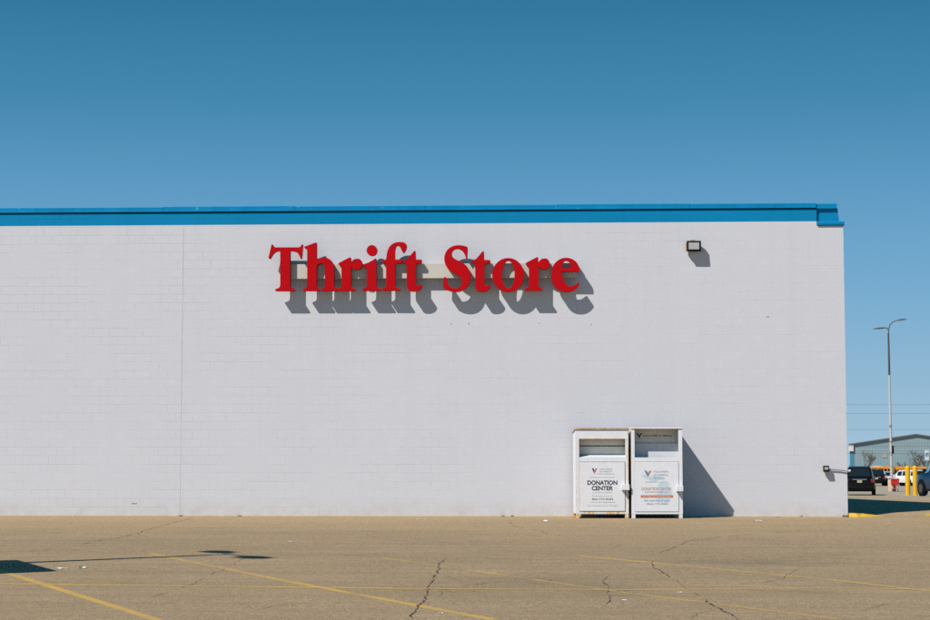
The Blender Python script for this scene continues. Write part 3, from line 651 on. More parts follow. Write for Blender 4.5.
# ------------------------------------------------------------------ vehicles
def make_car(name, label, cat, paint_mat, L=4.7, W=1.9, H=1.75, hood=1.02, kind='suv', plate=True, group=None):
    root = thing(name, label, cat, group=group); w = W/2; y0, y1 = -L/2, L/2; belt = hood
    def sec(y, zb, zt, ww, crown=.03):
        return [(-ww*.80, y, zb), (-ww*.97, y, zb+.10), (-ww, y, zb+(zt-zb)*.5), (-ww*.98, y, zt-.10), (-ww*.91, y, zt), (0, y, zt+crown), (ww*.91, y, zt), (ww*.98, y, zt-.10), (ww, y, zb+(zt-zb)*.5), (ww*.97, y, zb+.10), (ww*.80, y, zb)]
    mb = MB()
    mb.loft([sec(y0, .50, belt-.12, w*.86, 0), sec(y0+.10, .34, belt-.02, w*.95), sec(y0+.4, .26, belt, w), sec(y0+1.5, .24, belt, w), sec(y1-1.6, .24, belt, w), sec(y1-1.05, .24, belt-.02, w*.99), sec(y1-.45, .26, belt-.09, w*.97), sec(y1-.12, .32, belt-.18, w*.90, .01), sec(y1, .42, belt-.34, w*.78, 0)])
    # cabin
    wr = w*.70; top = H
    if kind == 'suv': st = [(y0+.05, belt-.03, .93), (y0+.34, top-.07, .97), (y0+.75, top-.01, 1), (y0+2.0, top, 1), (y0+2.75, top-.07, .98), (y1-1.30, belt-.02, .95)]
    else: st = [(y0+.55, belt-.03, .93), (y0+1.25, top-.06, .96), (y0+1.7, top, 1), (y0+2.3, top, 1), (y0+2.75, top-.06, .98), (y1-1.25, belt-.02, .94)]
    def cab(y, zt, k):
        if zt <= belt: return [(-w*.90*k, y, belt-.06), (-w*.88*k, y, belt-.01), (-w*.5, y, belt), (w*.5, y, belt), (w*.88*k, y, belt-.01), (w*.90*k, y, belt-.06)]
        return [(-w*.93*k, y, belt-.06), (-(wr+.05)*k, y, zt-.09), (-(wr-.10)*k, y, zt), ((wr-.10)*k, y, zt), ((wr+.05)*k, y, zt-.09), (w*.93*k, y, belt-.06)]
    rings = [cab(*s) for s in st]; mb.loft(rings)
    mb.build('body', paint_mat, root, True)
    # glazing set just proud of the cabin skin
    def side_pt(i, sgn, v):
        a, b = Vector(rings[i][0]), Vector(rings[i][1]); p = a.lerp(b, v); p.x = -sgn*p.x if sgn > 0 else p.x
        n = Vector((sgn*1.0, 0, .35)).normalized(); return p+n*.014
    for sgn in (-1, 1):
        spans = ((1, 2), (2, 3), (3, 4)) if kind == 'suv' else ((1, 2), (2, 3), (3, 4))
        for (i, j) in spans:
            def at(u, v):
                a = side_pt(i, sgn, v); b = side_pt(j, sgn, v); return a.lerp(b, u)
            MB().poly([at(.06, .16), at(.94, .16), at(.94, .90), at(.06, .90)]).build('window', M['glass'], root)
    def end_glass(i, j, dirn, lo=.14, hi=.9):
        a, b = rings[i], rings[j]
        low = [Vector(a[1]), Vector(a[4])]; hig = [Vector(b[2]), Vector(b[3])]
        low = [low[0]*.9+Vector((0, low[0].y*.1, low[0].z*.1)), low[1]*.9+Vector((0, low[1].y*.1, low[1].z*.1))]
        o = Vector((0, dirn, .4)).normalized()*.016
        return MB().poly([low[0].lerp(hig[0], lo)+o, low[1].lerp(hig[1], lo)+o, low[1].lerp(hig[1], hi)+o, low[0].lerp(hig[0], hi)+o])
    end_glass(0, 1, -1).build('rear_window', M['glass'], root); end_glass(5, 4, 1).build('windshield', M['glass'], root)
    # lower trim, bumpers, lamps, plate
    mb = MB(); mb.box((-w*.9, y0-.03, .42), (w*.9, y0+.25, .62), .05); mb.build('bumper', M['trim'] if kind == 'suv' else paint_mat, root, True)
    mb = MB(); mb.box((-w*.84, y1-.3, .36), (w*.84, y1+.02, .58), .05); mb.build('bumper', M['trim'] if kind == 'suv' else paint_mat, root, True)
    for s in (-1, 1):
        MB().box((s*w*.84-.10, y0-.015, belt-.30), (s*w*.84+.10, y0+.28, belt-.06), .03).build('tail_light', M['tail'], root)
        MB().box((s*w*.66-.17, y1-.20, belt-.40), (s*w*.66+.17, y1-.005, belt-.26), .03).build('headlight', M['head'], root)
        MB().box((s*(w+.10)-.09, y1-1.62, belt+.02), (s*(w+.10)+.09, y1-1.50, belt+.17), .03).build('mirror', paint_mat, root)
        MB().box((s*w*.97-.03, y0+1.25, .24), (s*w*.97+.03, y1-1.35, .34), .01).build('side_sill', M['trim'], root)
    MB().box((-w*.55, y1-.035, belt-.46), (w*.55, y1+.012, belt-.30), .02).build('grille', M['trim'], root)
    MB().box((-w*.46, y0-.028, belt-.13), (w*.46, y0+.06, belt-.075), .008).build('chrome_strip', M['chrome'], root)
    if plate: MB().box((-.16, y0-.034, belt-.32), (.16, y0+.01, belt-.16), .004).build('plate', M['plate'], root)
    if kind == 'suv':
        for s in (-1, 1): MB().tube([(s*(wr-.04), y0+.6, top+.0), (s*(wr-.04), y0+.7, top+.05), (s*(wr-.04), y0+2.3, top+.05), (s*(wr-.04), y0+2.4, top-.01)], .018, 6).build('roof_rail', M['trim'], root)
    r = .36 if kind == 'suv' else .33
    for s in (-1, 1):
        for y in (y0+.95, y1-.92):
            ar = MB().lathe([(r+.07, -.01), (r+.07, .012)], 24, (s*(w-.002), y, r+.02), 'X'); ar.build('wheel_arch', M['trim'], root)
            ty = MB().lathe([(r*.62, -.12), (r*.93, -.115), (r, -.08), (r, .08), (r*.93, .115), (r*.62, .12)], 24, (s*(w-.09), y, r), 'X').build('wheel', M['tyre'], root, True)
            mr = MB(); mr.lathe([(r*.60, .10), (r*.60, .125), (r*.2, .118)], 20, (s*(w-.09) if s > 0 else -(w-.09)-.232, y, r), 'X'); mr.build('rim', M['rim'], ty)
    return root
def put(o, px, py, rz, dz=0):
    p = on_ground(px, py); o.location = (p.x, p.y, p.z+dz); o.rotation_euler = (0, 0, R(rz)); return o
suv = make_car('parked_car', 'black sport utility vehicle seen from behind, half hidden by the store corner', 'car', M['black_car'], 4.9, 2.0, 1.93, 1.16, 'suv', group='parked cars beyond the store')
p = on_depth(859.6, 128.5); suv.location = p; suv.rotation_euler = (0, 0, R(-9))
for ch in suv.children:
    if ch.name.startswith('plate'): ch['label'] = 'pale yellow licence plate'
car2 = make_car('parked_car', 'dark hatchback parked beyond the black sport utility vehicle', 'car', M['navy_car'], 4.5, 1.86, 1.62, .98, 'suv', group='parked cars beyond the store')
car2.location = on_depth(875.2, 190); car2.rotation_euler = (0, 0, R(-6))
car3 = make_car('parked_car', 'white crossover with red tail lights parked behind the yellow bollards', 'car', M['white_car'], 4.5, 1.9, 1.60, .98, 'suv', group='parked cars beyond the store')
car3.location = on_depth(907, 188); car3.rotation_euler = (0, 0, R(30))
car4 = make_car('parked_car', 'silver sedan parked behind the lamp pole footing', 'car', M['silver_car'], 4.6, 1.82, 1.42, .92, 'sedan', group='parked cars beyond the store')
car4.location = on_depth(886.5, 193); car4.rotation_euler = (0, 0, R(205))
car5 = make_car('parked_car', 'white car parked beyond the bollards beside the blue car', 'car', M['white_car'], 4.5, 1.86, 1.55, .95, 'sedan', group='parked cars beyond the store')
car5.location = on_depth(927, 191); car5.rotation_euler = (0, 0, R(20))
blue = make_car('parked_car', 'dark blue sport utility vehicle cut by the right edge of the photo', 'car', M['blue_car'], 4.6, 1.9, 1.72, 1.12, 'suv', group='parked cars beyond the store')
blue.location = on_depth(952.0, 89.5); blue.rotation_euler = (0, 0, R(12))
# box truck standing on the lot left of the view, whose shadow falls into the left edge of the photo
def make_truck(label, H=2.9, W=2.8, L=5.2):
    root = thing('box_truck', label, 'truck'); w = W/2
    MB().box((-w, -L/2, .75), (w, L/2, H), .03).build('cargo_box', M['bus_white'], root)
    mb = MB(); cab = lambda y, z0, z1, k: [(-w*.84*k, y, z0), (-w*.84*k, y, z1), (w*.84*k, y, z1), (w*.84*k, y, z0)]
    mb.loft([cab(L/2+.05, .5, 2.2, 1), cab(L/2+.95, .5, 2.15, .97), cab(L/2+1.45, .5, 1.3, .97), cab(L/2+2.1, .5, 1.15, .92), cab(L/2+2.2, .6, .95, .88)]); mb.build('cab', M['bus_white'], root)
    MB().box((-.35, -L/2-.3, .55), (.35, L/2+1.8, .74)).build('chassis', M['trim'], root)
    MB().box((-w*.95, -L/2-.04, .8), (w*.95, -L/2-.002, H-.1), .01).build('rear_door', M['sign_white'], root)
    MB().box((-w*.95, -L/2-.12, .45), (w*.95, -L/2-.02, .58), .02).build('bumper', M['trim'], root)
    for s_ in (-1, 1):
        MB().box((s_*w*.845-.01, L/2+.2, 1.35), (s_*w*.845+.01, L/2+.95, 2.0)).build('window', M['glass'], root)
        MB().box((s_*(w-.2)-.1, -L/2-.055, .62), (s_*(w-.2)+.1, -L/2-.0, .72), .01).build('tail_light', M['tail'], root)
        for y in (-L/2+1.1, L/2+1.3): MB().lathe([(.25, -.14), (.4, -.13), (.4, .13), (.25, .14)], 20, (s_*(w-.22), y, .4), 'X').build('wheel', M['tyre'], root, True)
    return root
truck = make_truck('white box truck standing left of the view, its dark shadow entering at the left edge')
g = on_ground(60, 571.3); dx, dy = SA/SB*2.9, 1/SB*2.9
th = R(116); hd = Vector((-math.sin(th), math.cos(th))); rt = Vector((hd.y, -hd.x))          # heading and its right hand side
near = Vector((g.x-dx, g.y-dy))                                                            # rear corner nearest the camera
cn = near+hd*2.6+rt*1.40*(1 if rt.y > 0 else -1); truck.location = (cn.x, cn.y, gz(cn.y)); truck.rotation_euler = (0, 0, th)

def make_bus(label, L=9.5, roof='bus_white'):
    root = thing('school_bus', label, 'bus', group='school buses by the metal building'); w = 1.2; y0, y1 = -L/2, L/2
    mb = MB()
    def sec(y, k=1, h=2.75): return [(-w*k, y, .5), (-w*k, y, 2.2), (-w*.96*k, y, h-.28), (-w*.8*k, y, h-.06), (w*.8*k, y, h-.06), (w*.96*k, y, h-.28), (w*k, y, 2.2), (w*k, y, .5)]
    mb.loft([sec(y0, .97), sec(y0+.15), sec(y1-1.5), sec(y1-1.3, .96)])
    mb.loft([[(-1.0, y1-1.35, .5), (-1.0, y1-1.35, 1.5), (1.0, y1-1.35, 1.5), (1.0, y1-1.35, .5)], [(-.9, y1-.1, .5), (-.9, y1-.1, 1.3), (.9, y1-.1, 1.3), (.9, y1-.1, .5)], [(-.8, y1, .55), (-.8, y1, 1.15), (.8, y1, 1.15), (.8, y1, .55)]])
    mb.build('body', M['bus'], root, True)
    MB().loft([[(-w*.95, y, 2.50), (-w*.79, y, 2.72), (0, y, 2.80), (w*.79, y, 2.72), (w*.95, y, 2.50), (0, y, 2.45)] for y in (y0+.1, y1-1.45)]).build('roof', M[roof], root, True)
    for s in (-1, 1):
        for k in range(8):
            y = y0+.7+k*.93; MB().box((s*(w+.004)-.01, y, 1.55), (s*(w+.004)+.01, y+.74, 2.18)).build('window', M['glass'], root)
        MB().box((s*(w+.002)-.01, y0+.2, 1.0), (s*(w+.002)+.01, y1-1.6, 1.1)).build('side_stripe', M['trim'], root)
        MB().box((s*.62-.45, y0-.012, 1.5), (s*.62+.45, y0+.01, 2.2), .0).build('rear_window', M['glass'], root)
        MB().box((s*.55-.48, y1-1.305, 1.55), (s*.55+.48, y1-1.28, 2.35)).build('windshield', M['glass'], root)
        for y in (y0+2.2, y1-.9): MB().lathe([(.3, -.13), (.5, -.12), (.5, .12), (.3, .13)], 20, (s*1.02, y, .5), 'X').build('wheel', M['tyre'], root, True)
    return root
for k_, (lab, px, top, d, rz) in enumerate( (('orange school bus with white roof nose on beside the black sport utility vehicle', 877.0, 466.0, 330, 171), ('orange school bus just left of the lamp pole', 888.0, 466.3, 345, 168), ('orange school bus broadside just right of the lamp pole', 901, 466.6, 350, 105))):
    o = make_bus(lab, 9.5, 'bus_white' if k_ == 0 else 'bus'); q = depth_at(px, top, d); o.location = (q.x, q.y, q.z-2.8); o.rotation_euler = (0, 0, R(rz))

# ------------------------------------------------------------------ bollards
def make_bollard(label, px):
    p = on_depth(px, 96.5); o = thing('bollard', label, 'bollard', p, 0, 'yellow bollards'); r = .122; h = 1.50
    MB().lathe([(r, -.05), (r, h-.10), (r*.94, h-.045), (r*.75, h-.012), (r*.4, h+.004), (.01, h+.01)], 24).build('post_sleeve', M['yellow'], o, True)
    MB().lathe([(r+.12, -.03), (r+.12, .012), (r+.01, .016)], 24).build('footing', M['concrete'], o)
    return o
make_bollard('left of the two thick yellow bollards', 907.7); make_bollard('right of the two thick yellow bollards, next to the blue car', 915.1)

# ------------------------------------------------------------------ lamp pole
def make_lamp(label, H, k=1.0, rise=1.0):
    o = thing('street_lamp', label, 'street lamp', group='twin arm lamp poles')
    MB().lathe([(.30, -.3), (.30, .88), (.27, .92), (.1, .92)], 20).build('footing', M['concrete'], o, True)
    MB().tube([(0, 0, .9), (0, 0, 3.2), (0, 0, 7), (0, 0, H-.2)], [.115*k, .105*k, .085*k, .06*k], 14).build('pole', M['pole'], o, True)
    MB().tube([(0, 0, H-3.4), (0, 0, H-1.7), (0, 0, H-.19)], [.085*k, .075*k, .064*k], 14, ).build('pole_sleeve', M['pole_dark'], o, True)
    mb = MB()
    for z, dz in ((1.9, .06), (2.75, .30), (3.75, .12), (4.9, .2)): mb.lathe([(.113*k, z), (.113*k, z+dz)], 14)
    mb.build('rust_band', M['pole_rust'], o); MB().box((.05, -.13, 2.9), (.20, .10, 3.5), .01).build('fuse_box', M['trim'], o)
    A = [(0, 0, H-.25), (.02, 0, H+.05), (-.10, 0, H+.22), (-.25, 0, H+.25), (-.36, 0, H+.22)]
    B = [(0, 0, H-.25), (.03, 0, H+.15*rise), (.14, 0, H+.50*rise), (.36, 0, H+.68*rise), (.62, 0, H+.82*rise)]
    MB().tube(A, .04, 8).build('arm', M['pole_dark'], o, True); MB().tube(B, .04, 8).build('arm', M['pole_dark'], o, True)
    def head(x, z, d, tilt):
        P = [(0, .06*k, .05*k), (.15, .12*k, .075*k), (.45, .17*k, .08*k), (.70, .15*k, .06*k), (.85, .05*k, .03*k)]; rings = []
        for u, hw, hh in P:
            rings.append([(x+d*u, -hw, z+tilt*u), (x+d*u, -hw*.6, z+tilt*u+hh), (x+d*u, hw*.6, z+tilt*u+hh), (x+d*u, hw, z+tilt*u), (x+d*u, hw*.6, z+tilt*u-hh*.5), (x+d*u, -hw*.6, z+tilt*u-hh*.5)])
        return MB().loft(rings).build('lamp_head', M['pole_dark'], o, True)
    head(-.30, H+.22, -1, -.06); head(.56, H+.80*rise, 1, .10)
    return o
lp = on_ground(892.0, 491.5)
dist = (lp-CAM).dot(FH)
tip = depth_at(888.3, 331, dist)
lamp = make_lamp('tall twin arm street lamp with rusty white pole rising above the parked cars', tip.z-lp.z)
lamp.location = lp; dv = tip-lp; lamp.rotation_euler = (0, math.atan2(dv.x, dv.z)*.95, 0)
lamp2 = make_lamp('twin arm lamp pole standing left of the view, its thin shadow lying on the lot', tip.z-lp.z, 1.6, .4)
SUN = Vector((SA, 1, -SB))
tg = on_ground(224, 554.6); Ht = tip.z-lp.z
lamp2.location = (tg.x-SUN.x/SB*Ht, tg.y-SUN.y/SB*Ht, tg.z-.1); lamp2.rotation_euler = (0, 0, R(-68))

# ------------------------------------------------------------------ shopping cart
p = on_ground(895.2, 491.6)
ct = thing('shopping_cart', 'red shopping cart standing at the foot of the lamp pole', 'shopping cart', p, R(-12))
def ring(hw, y0, y1, z): return [(-hw, y0, z), (hw, y0, z), (hw, y1, z), (-hw, y1, z)]
mb = MB(); n = 7
def cartq(u, v, s):                                   # left/right wall
    hw = .24+.06*v; return Vector((s*hw, -.42+.84*u+(.04*v if u > .5 else -.02*v), .52+.42*v))
for s in (-1, 1):
    for k in range(n+1): mb.tube([cartq(k/n, 0, s), cartq(k/n, 1, s)], .012, 5)
    for k in range(6): mb.tube([cartq(0, k/5, s), cartq(1, k/5, s)], .014, 5)
for u in (0, 1):
    for k in range(6): mb.tube([cartq(u, k/5, -1), cartq(u, k/5, 1)], .016, 5)
    for k in range(6):
        a, b = cartq(u, 0, -1), cartq(u, 0, 1); c1, d1 = cartq(u, 1, -1), cartq(u, 1, 1); mb.tube([a.lerp(b, k/5), c1.lerp(d1, k/5)], .014, 5)
mb.box((-.24, -.42, .50), (.24, .42, .52)); mb.build('basket', M['cart_red'], ct)
MB().box((-.29, -.45, .55), (.29, -.435, .93), .004).build('child_seat_flap', M['cart_red'], ct)
mb = MB()
for s in (-1, 1): mb.tube([(s*.23, -.52, 1.0), (s*.23, -.44, .80), (s*.23, -.34, .5), (s*.22, -.40, .16), (s*.20, .42, .16), (s*.2, .36, .5)], .015, 6)
mb.build('frame', M['cart_metal'], ct, True); MB().tube([(-.29, -.53, 1.01), (.29, -.53, 1.01)], .02, 8).build('handle', M['cart_red'], ct)
MB().box((-.25, -.44, .17), (.25, .40, .21), .01).build('lower_tray', M['cart_red'], ct)
for s in (-1, 1):
    for y in (-.36, .38): MB().lathe([(.02, -.018), (.06, -.016), (.06, .016), (.02, .018)], 14, (s*.2, y, .06), 'X').build('wheel', M['tyre'], ct, True)

# ------------------------------------------------------------------ accessible parking sign
q = depth_at(926.9, 455.2, 101); base = gz(q.y)
sg = thing('parking_sign', 'small white accessible parking sign with blue square on a thin post', 'sign', (q.x, q.y, base)); z = q.z-base
MB().box((-.12, -.01, z-.28), (.12, .0, z+.27), .008).build('sign_plate', M['sign_white'], sg)
MB().box((-.075, -.016, z-.07), (.085, -.0105, z+.12)).build('symbol_square', M['sign_blue'], sg)
mb = MB(); mb.lathe([(.012, -.020), (.012, -.017)], 10, (0, 0, z+.095), 'Y')
for a in range(14):
    t0 = math.pi*(-.95+1.4*a/14); t1 = math.pi*(-.95+1.4*(a+1)/14)
    mb.poly([(.002+.042*math.cos(t0), -.0175, z-.01+.042*math.sin(t0)), (.002+.042*math.cos(t1), -.0175, z-.01+.042*math.sin(t1)), (.002+.030*math.cos(t1), -.0175, z-.01+.030*math.sin(t1)), (.002+.030*math.cos(t0), -.0175, z-.01+.030*math.sin(t0))])
mb.poly([(-.008, -.0178, z+.08), (.006, -.0178, z+.08), (.006, -.0178, z+.0), (-.008, -.0178, z+.0)]); mb.poly([(-.0, -.018, z+.02), (.04, -.018, z+.02), (.06, -.018, z-.045), (.045, -.018, z-.045), (.03, -.018, z+.006), (-.0, -.018, z+.006)])
mb.build('symbol', M['white_ink'], sg)
MB().box((-.035, .0005, -.2), (.035, .05, z+.20)).build('post', M['sign_post'], sg)

# ------------------------------------------------------------------ metal building
DB = 450.0
def mbp(px, py): return depth_at(px, py, DB)
bl = mbp(850.3, 444.0); gb = -2.15; MRZ = YAW-R(11.3)
def m_plane(px, py):
    u = Vector((-math.sin(MRZ), math.cos(MRZ), 0)); r = ray(px, py); return CAM+r*((bl-CAM).dot(u)/r.dot(u))
rd = m_plane(915.8, 434.2)
mbld = thing('metal_building', 'low pitched blue grey metal warehouse far behind the parked cars', 'building', (bl.x, bl.y, gb), MRZ)
hw = (rd-bl).length*math.cos(math.atan2(rd.z-bl.z, Vector((rd.x-bl.x, rd.y-bl.y)).length)); he = bl.z-gb; hr = rd.z-gb; LN = 40
mb = MB(); mb.prism([(0, 0, 0), (2*hw, 0, 0), (2*hw, 0, he), (hw, 0, hr), (0, 0, he)], (0, LN, 0)); mb.build('wall', M['steel_blue'], mbld)
mb = MB()
for (a, b) in (((-.4, he-.08), (hw, hr)), ((hw, hr), (2*hw+.4, he-.08))):
    mb.prism([(a[0], -.5, a[1]+.02), (b[0], -.5, b[1]+.02), (b[0], -.5, b[1]+.12), (a[0], -.5, a[1]+.12)], (0, LN+1, 0))
mb.build('roof', M['steel_roof'], mbld)
mb = MB()
for (a, b) in (((-.4, he-.08), (hw, hr)), ((hw, hr), (2*hw+.4, he-.08))):
    mb.prism([(a[0], -.56, a[1]-.16), (b[0], -.56, b[1]-.16), (b[0], -.56, b[1]+.06), (a[0], -.56, a[1]+.06)], (0, .05, 0))
mb.build('fascia', M['steel_fascia'], mbld)
mb = MB(); mb.box((-.15, -.12, 0), (.75, -.01, he-.3)); mb.build('corner_trim', M['steel_trim'], mbld)
MB().box((-.5, -.5, he-1.75), (.75, -.13, he-.35), .05).build('gutter_box', M['off_white'], mbld)
k = F/DB
def mx(px): return (px-850.3)/k
def mz(py): return he-(py-444.0)/k
vt = MB().box((mx(881.7), -.1, mz(457.8)), (mx(886), -.01, mz(453)), .02).build('wall_vent', M['tan'], mbld)
for py in (442.4, 449.8):
    MB().box((mx(872 if py < 445 else 858), -.05, mz(py)-.05), (2*hw-.5, -.012, mz(py)+.05)).build('siding_seam', M['steel_seam'], mbld)

# ------------------------------------------------------------------ bare trees
def make_tree(label, px, base_py, top_py, d, spread, n0, seed, depth=5, cat='tree', name='bare_tree', thick=.2):
    rnd = random.Random(seed); b = depth_at(px, base_py, d); t = depth_at(px, top_py, d); H = t.z-gz(b.y)
    o = thing(name, label, cat, (b.x, b.y, gz(b.y)), 0, 'bare trees in front of the metal building')
    trunk, twigs = MB(), MB()
    def grow(p, dirn, ln, rad, lev):
        pts = [p]; dd = dirn.copy()
        for s in range(3):
            dd = (dd+Vector((rnd.gauss(0, .14), rnd.gauss(0, .14), rnd.gauss(.05, .08)))).normalized(); pts.append(pts[-1]+dd*ln/3)
        (trunk if lev < 2 else twigs).tube(pts, [rad, rad*.85, rad*.72, rad*.6], 6 if lev < 2 else 4)
        if lev >= depth: return
        for k in range(n0 if lev == 0 else rnd.choice((2, 3, 3))):
            a = rnd.uniform(0, 6.28); tl = rnd.uniform(.25, .95)*spread
            nd = (dd+Vector((math.cos(a)*tl, math.sin(a)*tl, rnd.uniform(-.1, .35)))).normalized()
            grow(pts[rnd.choice((2, 3, 3))] if lev else pts[rnd.choice((1, 2, 3))], nd, ln*rnd.uniform(.62, .85), max(.018, rad*.55), lev+1)
    grow(Vector((0, 0, -.1)), Vector((0, 0, 1)), H*.36, thick, 0)
    trunk.build('trunk', M['bark'], o); twigs.build('crown', M['twig'], o)
    return o
make_tree('slender bare tree before the left end of the metal building', 862.3, 473, 449.6, 400, .75, 5, 3, 5, thick=.20)
make_tree('dense bare tree next to the accessible parking sign', 919.5, 473, 449.5, 395, .85, 6, 11, 5, thick=.20)
make_tree('second dense bare tree at the right, beyond the bollards', 923.6, 473, 453, 398, .85, 6, 23, 5, thick=.18)
make_tree('low bare shrub between the lamp pole and the bollards', 906, 473, 461.5, 392, 1.2, 7, 5, 5, 'shrub', 'bare_shrub', .10)

# ------------------------------------------------------------------ overhead wires and their poles
DW = 260.0
pa = depth_at(700, 470, DW); pb = depth_at(1040, 470, DW); poles = []
HW = [404.2, 413.2, 429.2, 446.0, 453.2]
for i, (pp, lab) in enumerate(((pa, 'wooden utility pole standing behind the store'), (pb, 'wooden utility pole right of the view carrying the thin wires'))):
    gzz = gz(pp.y); o = thing('utility_pole', lab, 'utility pole', (pp.x, pp.y, gzz), 0, 'wooden utility poles')
    MB().tube([(0, 0, -.5), (0, 0, 13)], [.17, .11], 12).build('post', M['wood'], o, True); MB().box((-.08, -1.2, 12.0), (.08, 1.2, 12.15)).build('crossarm', M['wood'], o)
names = ['topmost thin wire crossing the sky behind the lamp pole', 'second thin wire from the top behind the lamp pole', 'third thin wire crossing just above the metal building roof', 'fourth wire crossing in front of the metal building gable', 'lowest wire crossing in front of the metal building wall']
for lab, py in zip(names, HW):
    a = depth_at(700, py-2, DW); b = depth_at(1040, py-1, DW); pts = []
    for k in range(25):
        u = k/24; q = a.lerp(b, u); q.z -= .4*4*u*(1-u)-.12; pts.append(q-a)
    o = MB().tube(pts, .016, 5).build('power_line', M['wire']); o.location = a; tag(o, lab, 'wire', 'overhead wires')

# ------------------------------------------------------------------ litter
def scrap(name, label, px, py, size, mat, cat, seed):
    rnd = random.Random(seed); g = on_ground(px, py); mb = MB(); n = 4; size *= .6
    V = [[mb.bm.verts.new(((i/n-.5)*size*1.4+rnd.uniform(-.1, .1)*size, (j/n-.5)*size+rnd.uniform(-.1, .1)*size, .004+abs(rnd.gauss(0, .10))*size)) for i in range(n+1)] for j in range(n+1)]
    for j in range(n):
        for i in range(n): mb.bm.faces.new((V[j][i], V[j][i+1], V[j+1][i+1], V[j+1][i]))
    o = mb.build(name, mat); o.location = g; o.rotation_euler = (0, 0, rnd.uniform(0, 3)); return tag(o, label, cat, 'litter on the lot')
scrap('paper_scrap', 'white paper scrap beside the tip of the dark shadow at left', 61, 569, .16, M['paper'], 'litter', 1)
scrap('paper_scrap', 'white folded paper scrap under the lamp pole shadow', 83, 568.5, .15, M['paper'], 'litter', 2)
scrap('paper_scrap', 'white scrap at the wall foot far left', 51, 515.6, .16, M['paper'], 'litter', 3)
scrap('paper_scrap', 'small pale scrap near the wall below the sign', 418, 519.8, .13, M['paper'], 'litter', 4)
scrap('paper_scrap', 'white crumpled scrap left of the rusty donation bin', 545, 521.6, .20, M['paper'], 'litter', 5)
scrap('paper_scrap', 'white scrap on the lot right of the bin shadow', 759, 521.0, .17, M['paper'], 'litter', 6)
scrap('paper_scrap', 'tiny white scrap in the middle of the lot right of the lamp shadow', 290, 542, .09, M['paper'], 'litter', 7)
scrap('paper_scrap', 'tiny white scrap by the star shaped crack', 624, 601, .07, M['paper'], 'litter', 8)
scrap('paper_scrap', 'tiny white scrap near the bottom edge right of the long crack', 441, 614, .05, M['paper'], 'litter', 9)
scrap('paper_scrap', 'tiny white scrap between the two right hand cracks', 680, 593, .06, M['paper'], 'litter', 10)
scrap('dry_leaf', 'brown leaf on the lot right of the long crack', 550, 581, .07, M['leaf'], 'leaf', 11)
scrap('dry_leaf', 'brown leaf lying by the wall foot right of the bin shadow', 778, 517.4, .12, M['leaf'], 'leaf', 12)
for k_, (px, lab) in enumerate(((181, 'brown leaf bit at the wall foot below the vertical wall seam'), (503, 'brown leaf bit at the wall foot under the right end of the sign'), (512, 'second brown leaf bit just right of another at the wall foot'), (240, 'tan leaf bit at the wall foot right of the vertical wall seam'), (801, 'brown leaf bit at the wall foot near the low floodlight'))):
    q = on_y(px, 516, -.04); scrap('dry_leaf', lab, 300, 540, .13, M['leaf'], 'leaf', 20+k_).location = (q.x, -.06, gz(-.06)+.004)
# wind-blown sand along the wall foot
mb = MB(); A = []; x = WL
while x < -.2:
    wd = .05+.16*abs(random.gauss(0, .6)); A.append((x, wd)); x += random.uniform(.15, .4)
rows = [[mb.bm.verts.new((x, -.001, .008+.03*wd)) for x, wd in A], [mb.bm.verts.new((x, -wd*.5, .005+.012*wd)) for x, wd in A], [mb.bm.verts.new((x, -wd, -SL*wd+.0015)) for x, wd in A]]
for r, q in zip(rows, rows[1:]):
    for i in range(len(A)-1): mb.bm.faces.new((r[i], r[i+1], q[i+1], q[i]))
tag(mb.build('drift_sand', M['sand'], smooth=True), 'thin drift of tan sand along the wall foot', None, None, 'stuff')

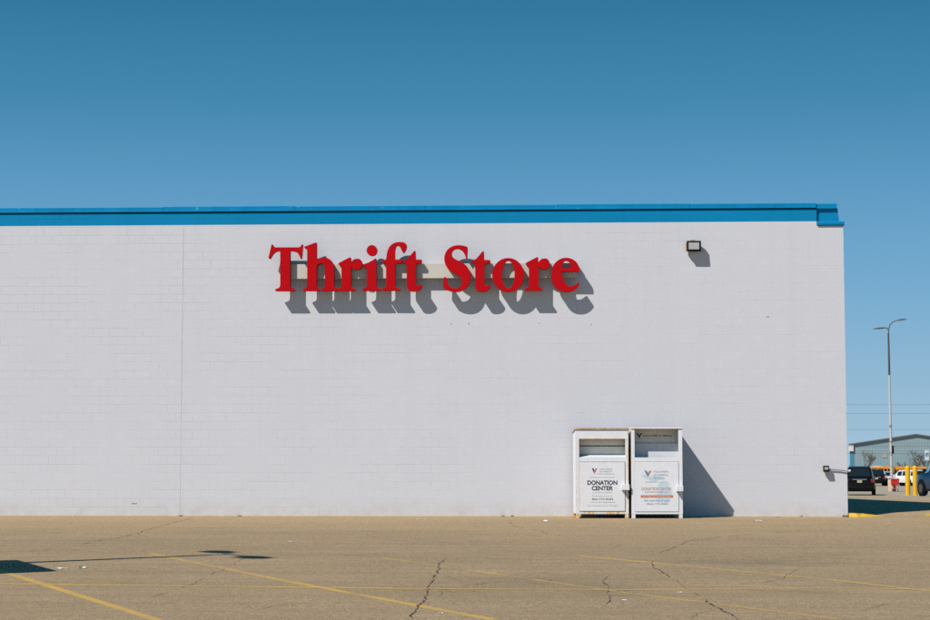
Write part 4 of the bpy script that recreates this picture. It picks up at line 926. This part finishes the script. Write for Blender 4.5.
# ------------------------------------------------------------------ light, sky, camera
elev = math.atan2(SB, math.hypot(SA, 1)); azim = math.atan2(-SA, -1)      # towards the sun, clockwise from +Y
W_ = bpy.data.worlds.new('World'); sc.world = W_; W_.use_nodes = True; nt = W_.node_tree; n = N(nt)
sky = n.node('ShaderNodeTexSky'); sky.sky_type = 'NISHITA'; sky.sun_disc = False; sky.sun_elevation = elev; sky.sun_rotation = azim % (2*math.pi)
sky.altitude = 200; sky.air_density = 1.0; sky.dust_density = .4; sky.ozone_density = 3.0
STR = .07; bg = nt.nodes['Background']; bg.inputs['Strength'].default_value = STR
dz = n.xyz(n.node('ShaderNodeTexCoord').outputs['Generated'])[2]
rp = n.node('ShaderNodeValToRGB'); nt.links.new(n.math('MULTIPLY', dz, 1.0, clamp=True), rp.inputs[0])
STOPS = [(0, (.37, .55, .69)), (.018, (.33, .52, .68)), (.087, (.185, .415, .635)), (.14, (.112, .33, .56)), (.19, (.052, .242, .43)), (.24, (.027, .181, .342)), (.40, (.003, .135, .28)), (1, (.0, .115, .245))]
el = rp.color_ramp.elements
while len(el) < len(STOPS): el.new(.5)
for e, (u, c) in zip(el, STOPS): e.position = u; e.color = (*c, 1)
sc_ = n.mix(1, rp.outputs[0], (1/STR, 1/STR, 1/STR), 'MULTIPLY')
nt.links.new(n.mix(.95, sky.outputs[0], sc_), bg.inputs['Color'])
sl = bpy.data.lights.new('sun', 'SUN'); sl.energy = 4.85; sl.angle = R(.5); sl.color = (1, .95, .88)
so = bpy.data.objects.new('sun', sl); C.objects.link(so); so.rotation_euler = SUN.to_track_quat('-Z', 'Y').to_euler(); so.location = (-20, -20, 30)
cam = bpy.data.cameras.new('camera'); cam.sensor_width = 36; cam.lens = 36*F/930; cam.clip_end = 6000; cam.clip_start = .1
co = bpy.data.objects.new('camera', cam); C.objects.link(co); co.location = CAM
co.rotation_euler = Matrix((RT, UP, -FWD)).transposed().to_euler()
sc.camera = co
sc.view_settings.view_transform = 'Standard'; sc.view_settings.look = 'None'; sc.view_settings.exposure = 0; sc.view_settings.gamma = 1
sc.render.engine = 'CYCLES'; sc.cycles.max_bounces = 6; sc.cycles.diffuse_bounces = 1; sc.cycles.use_denoising = False
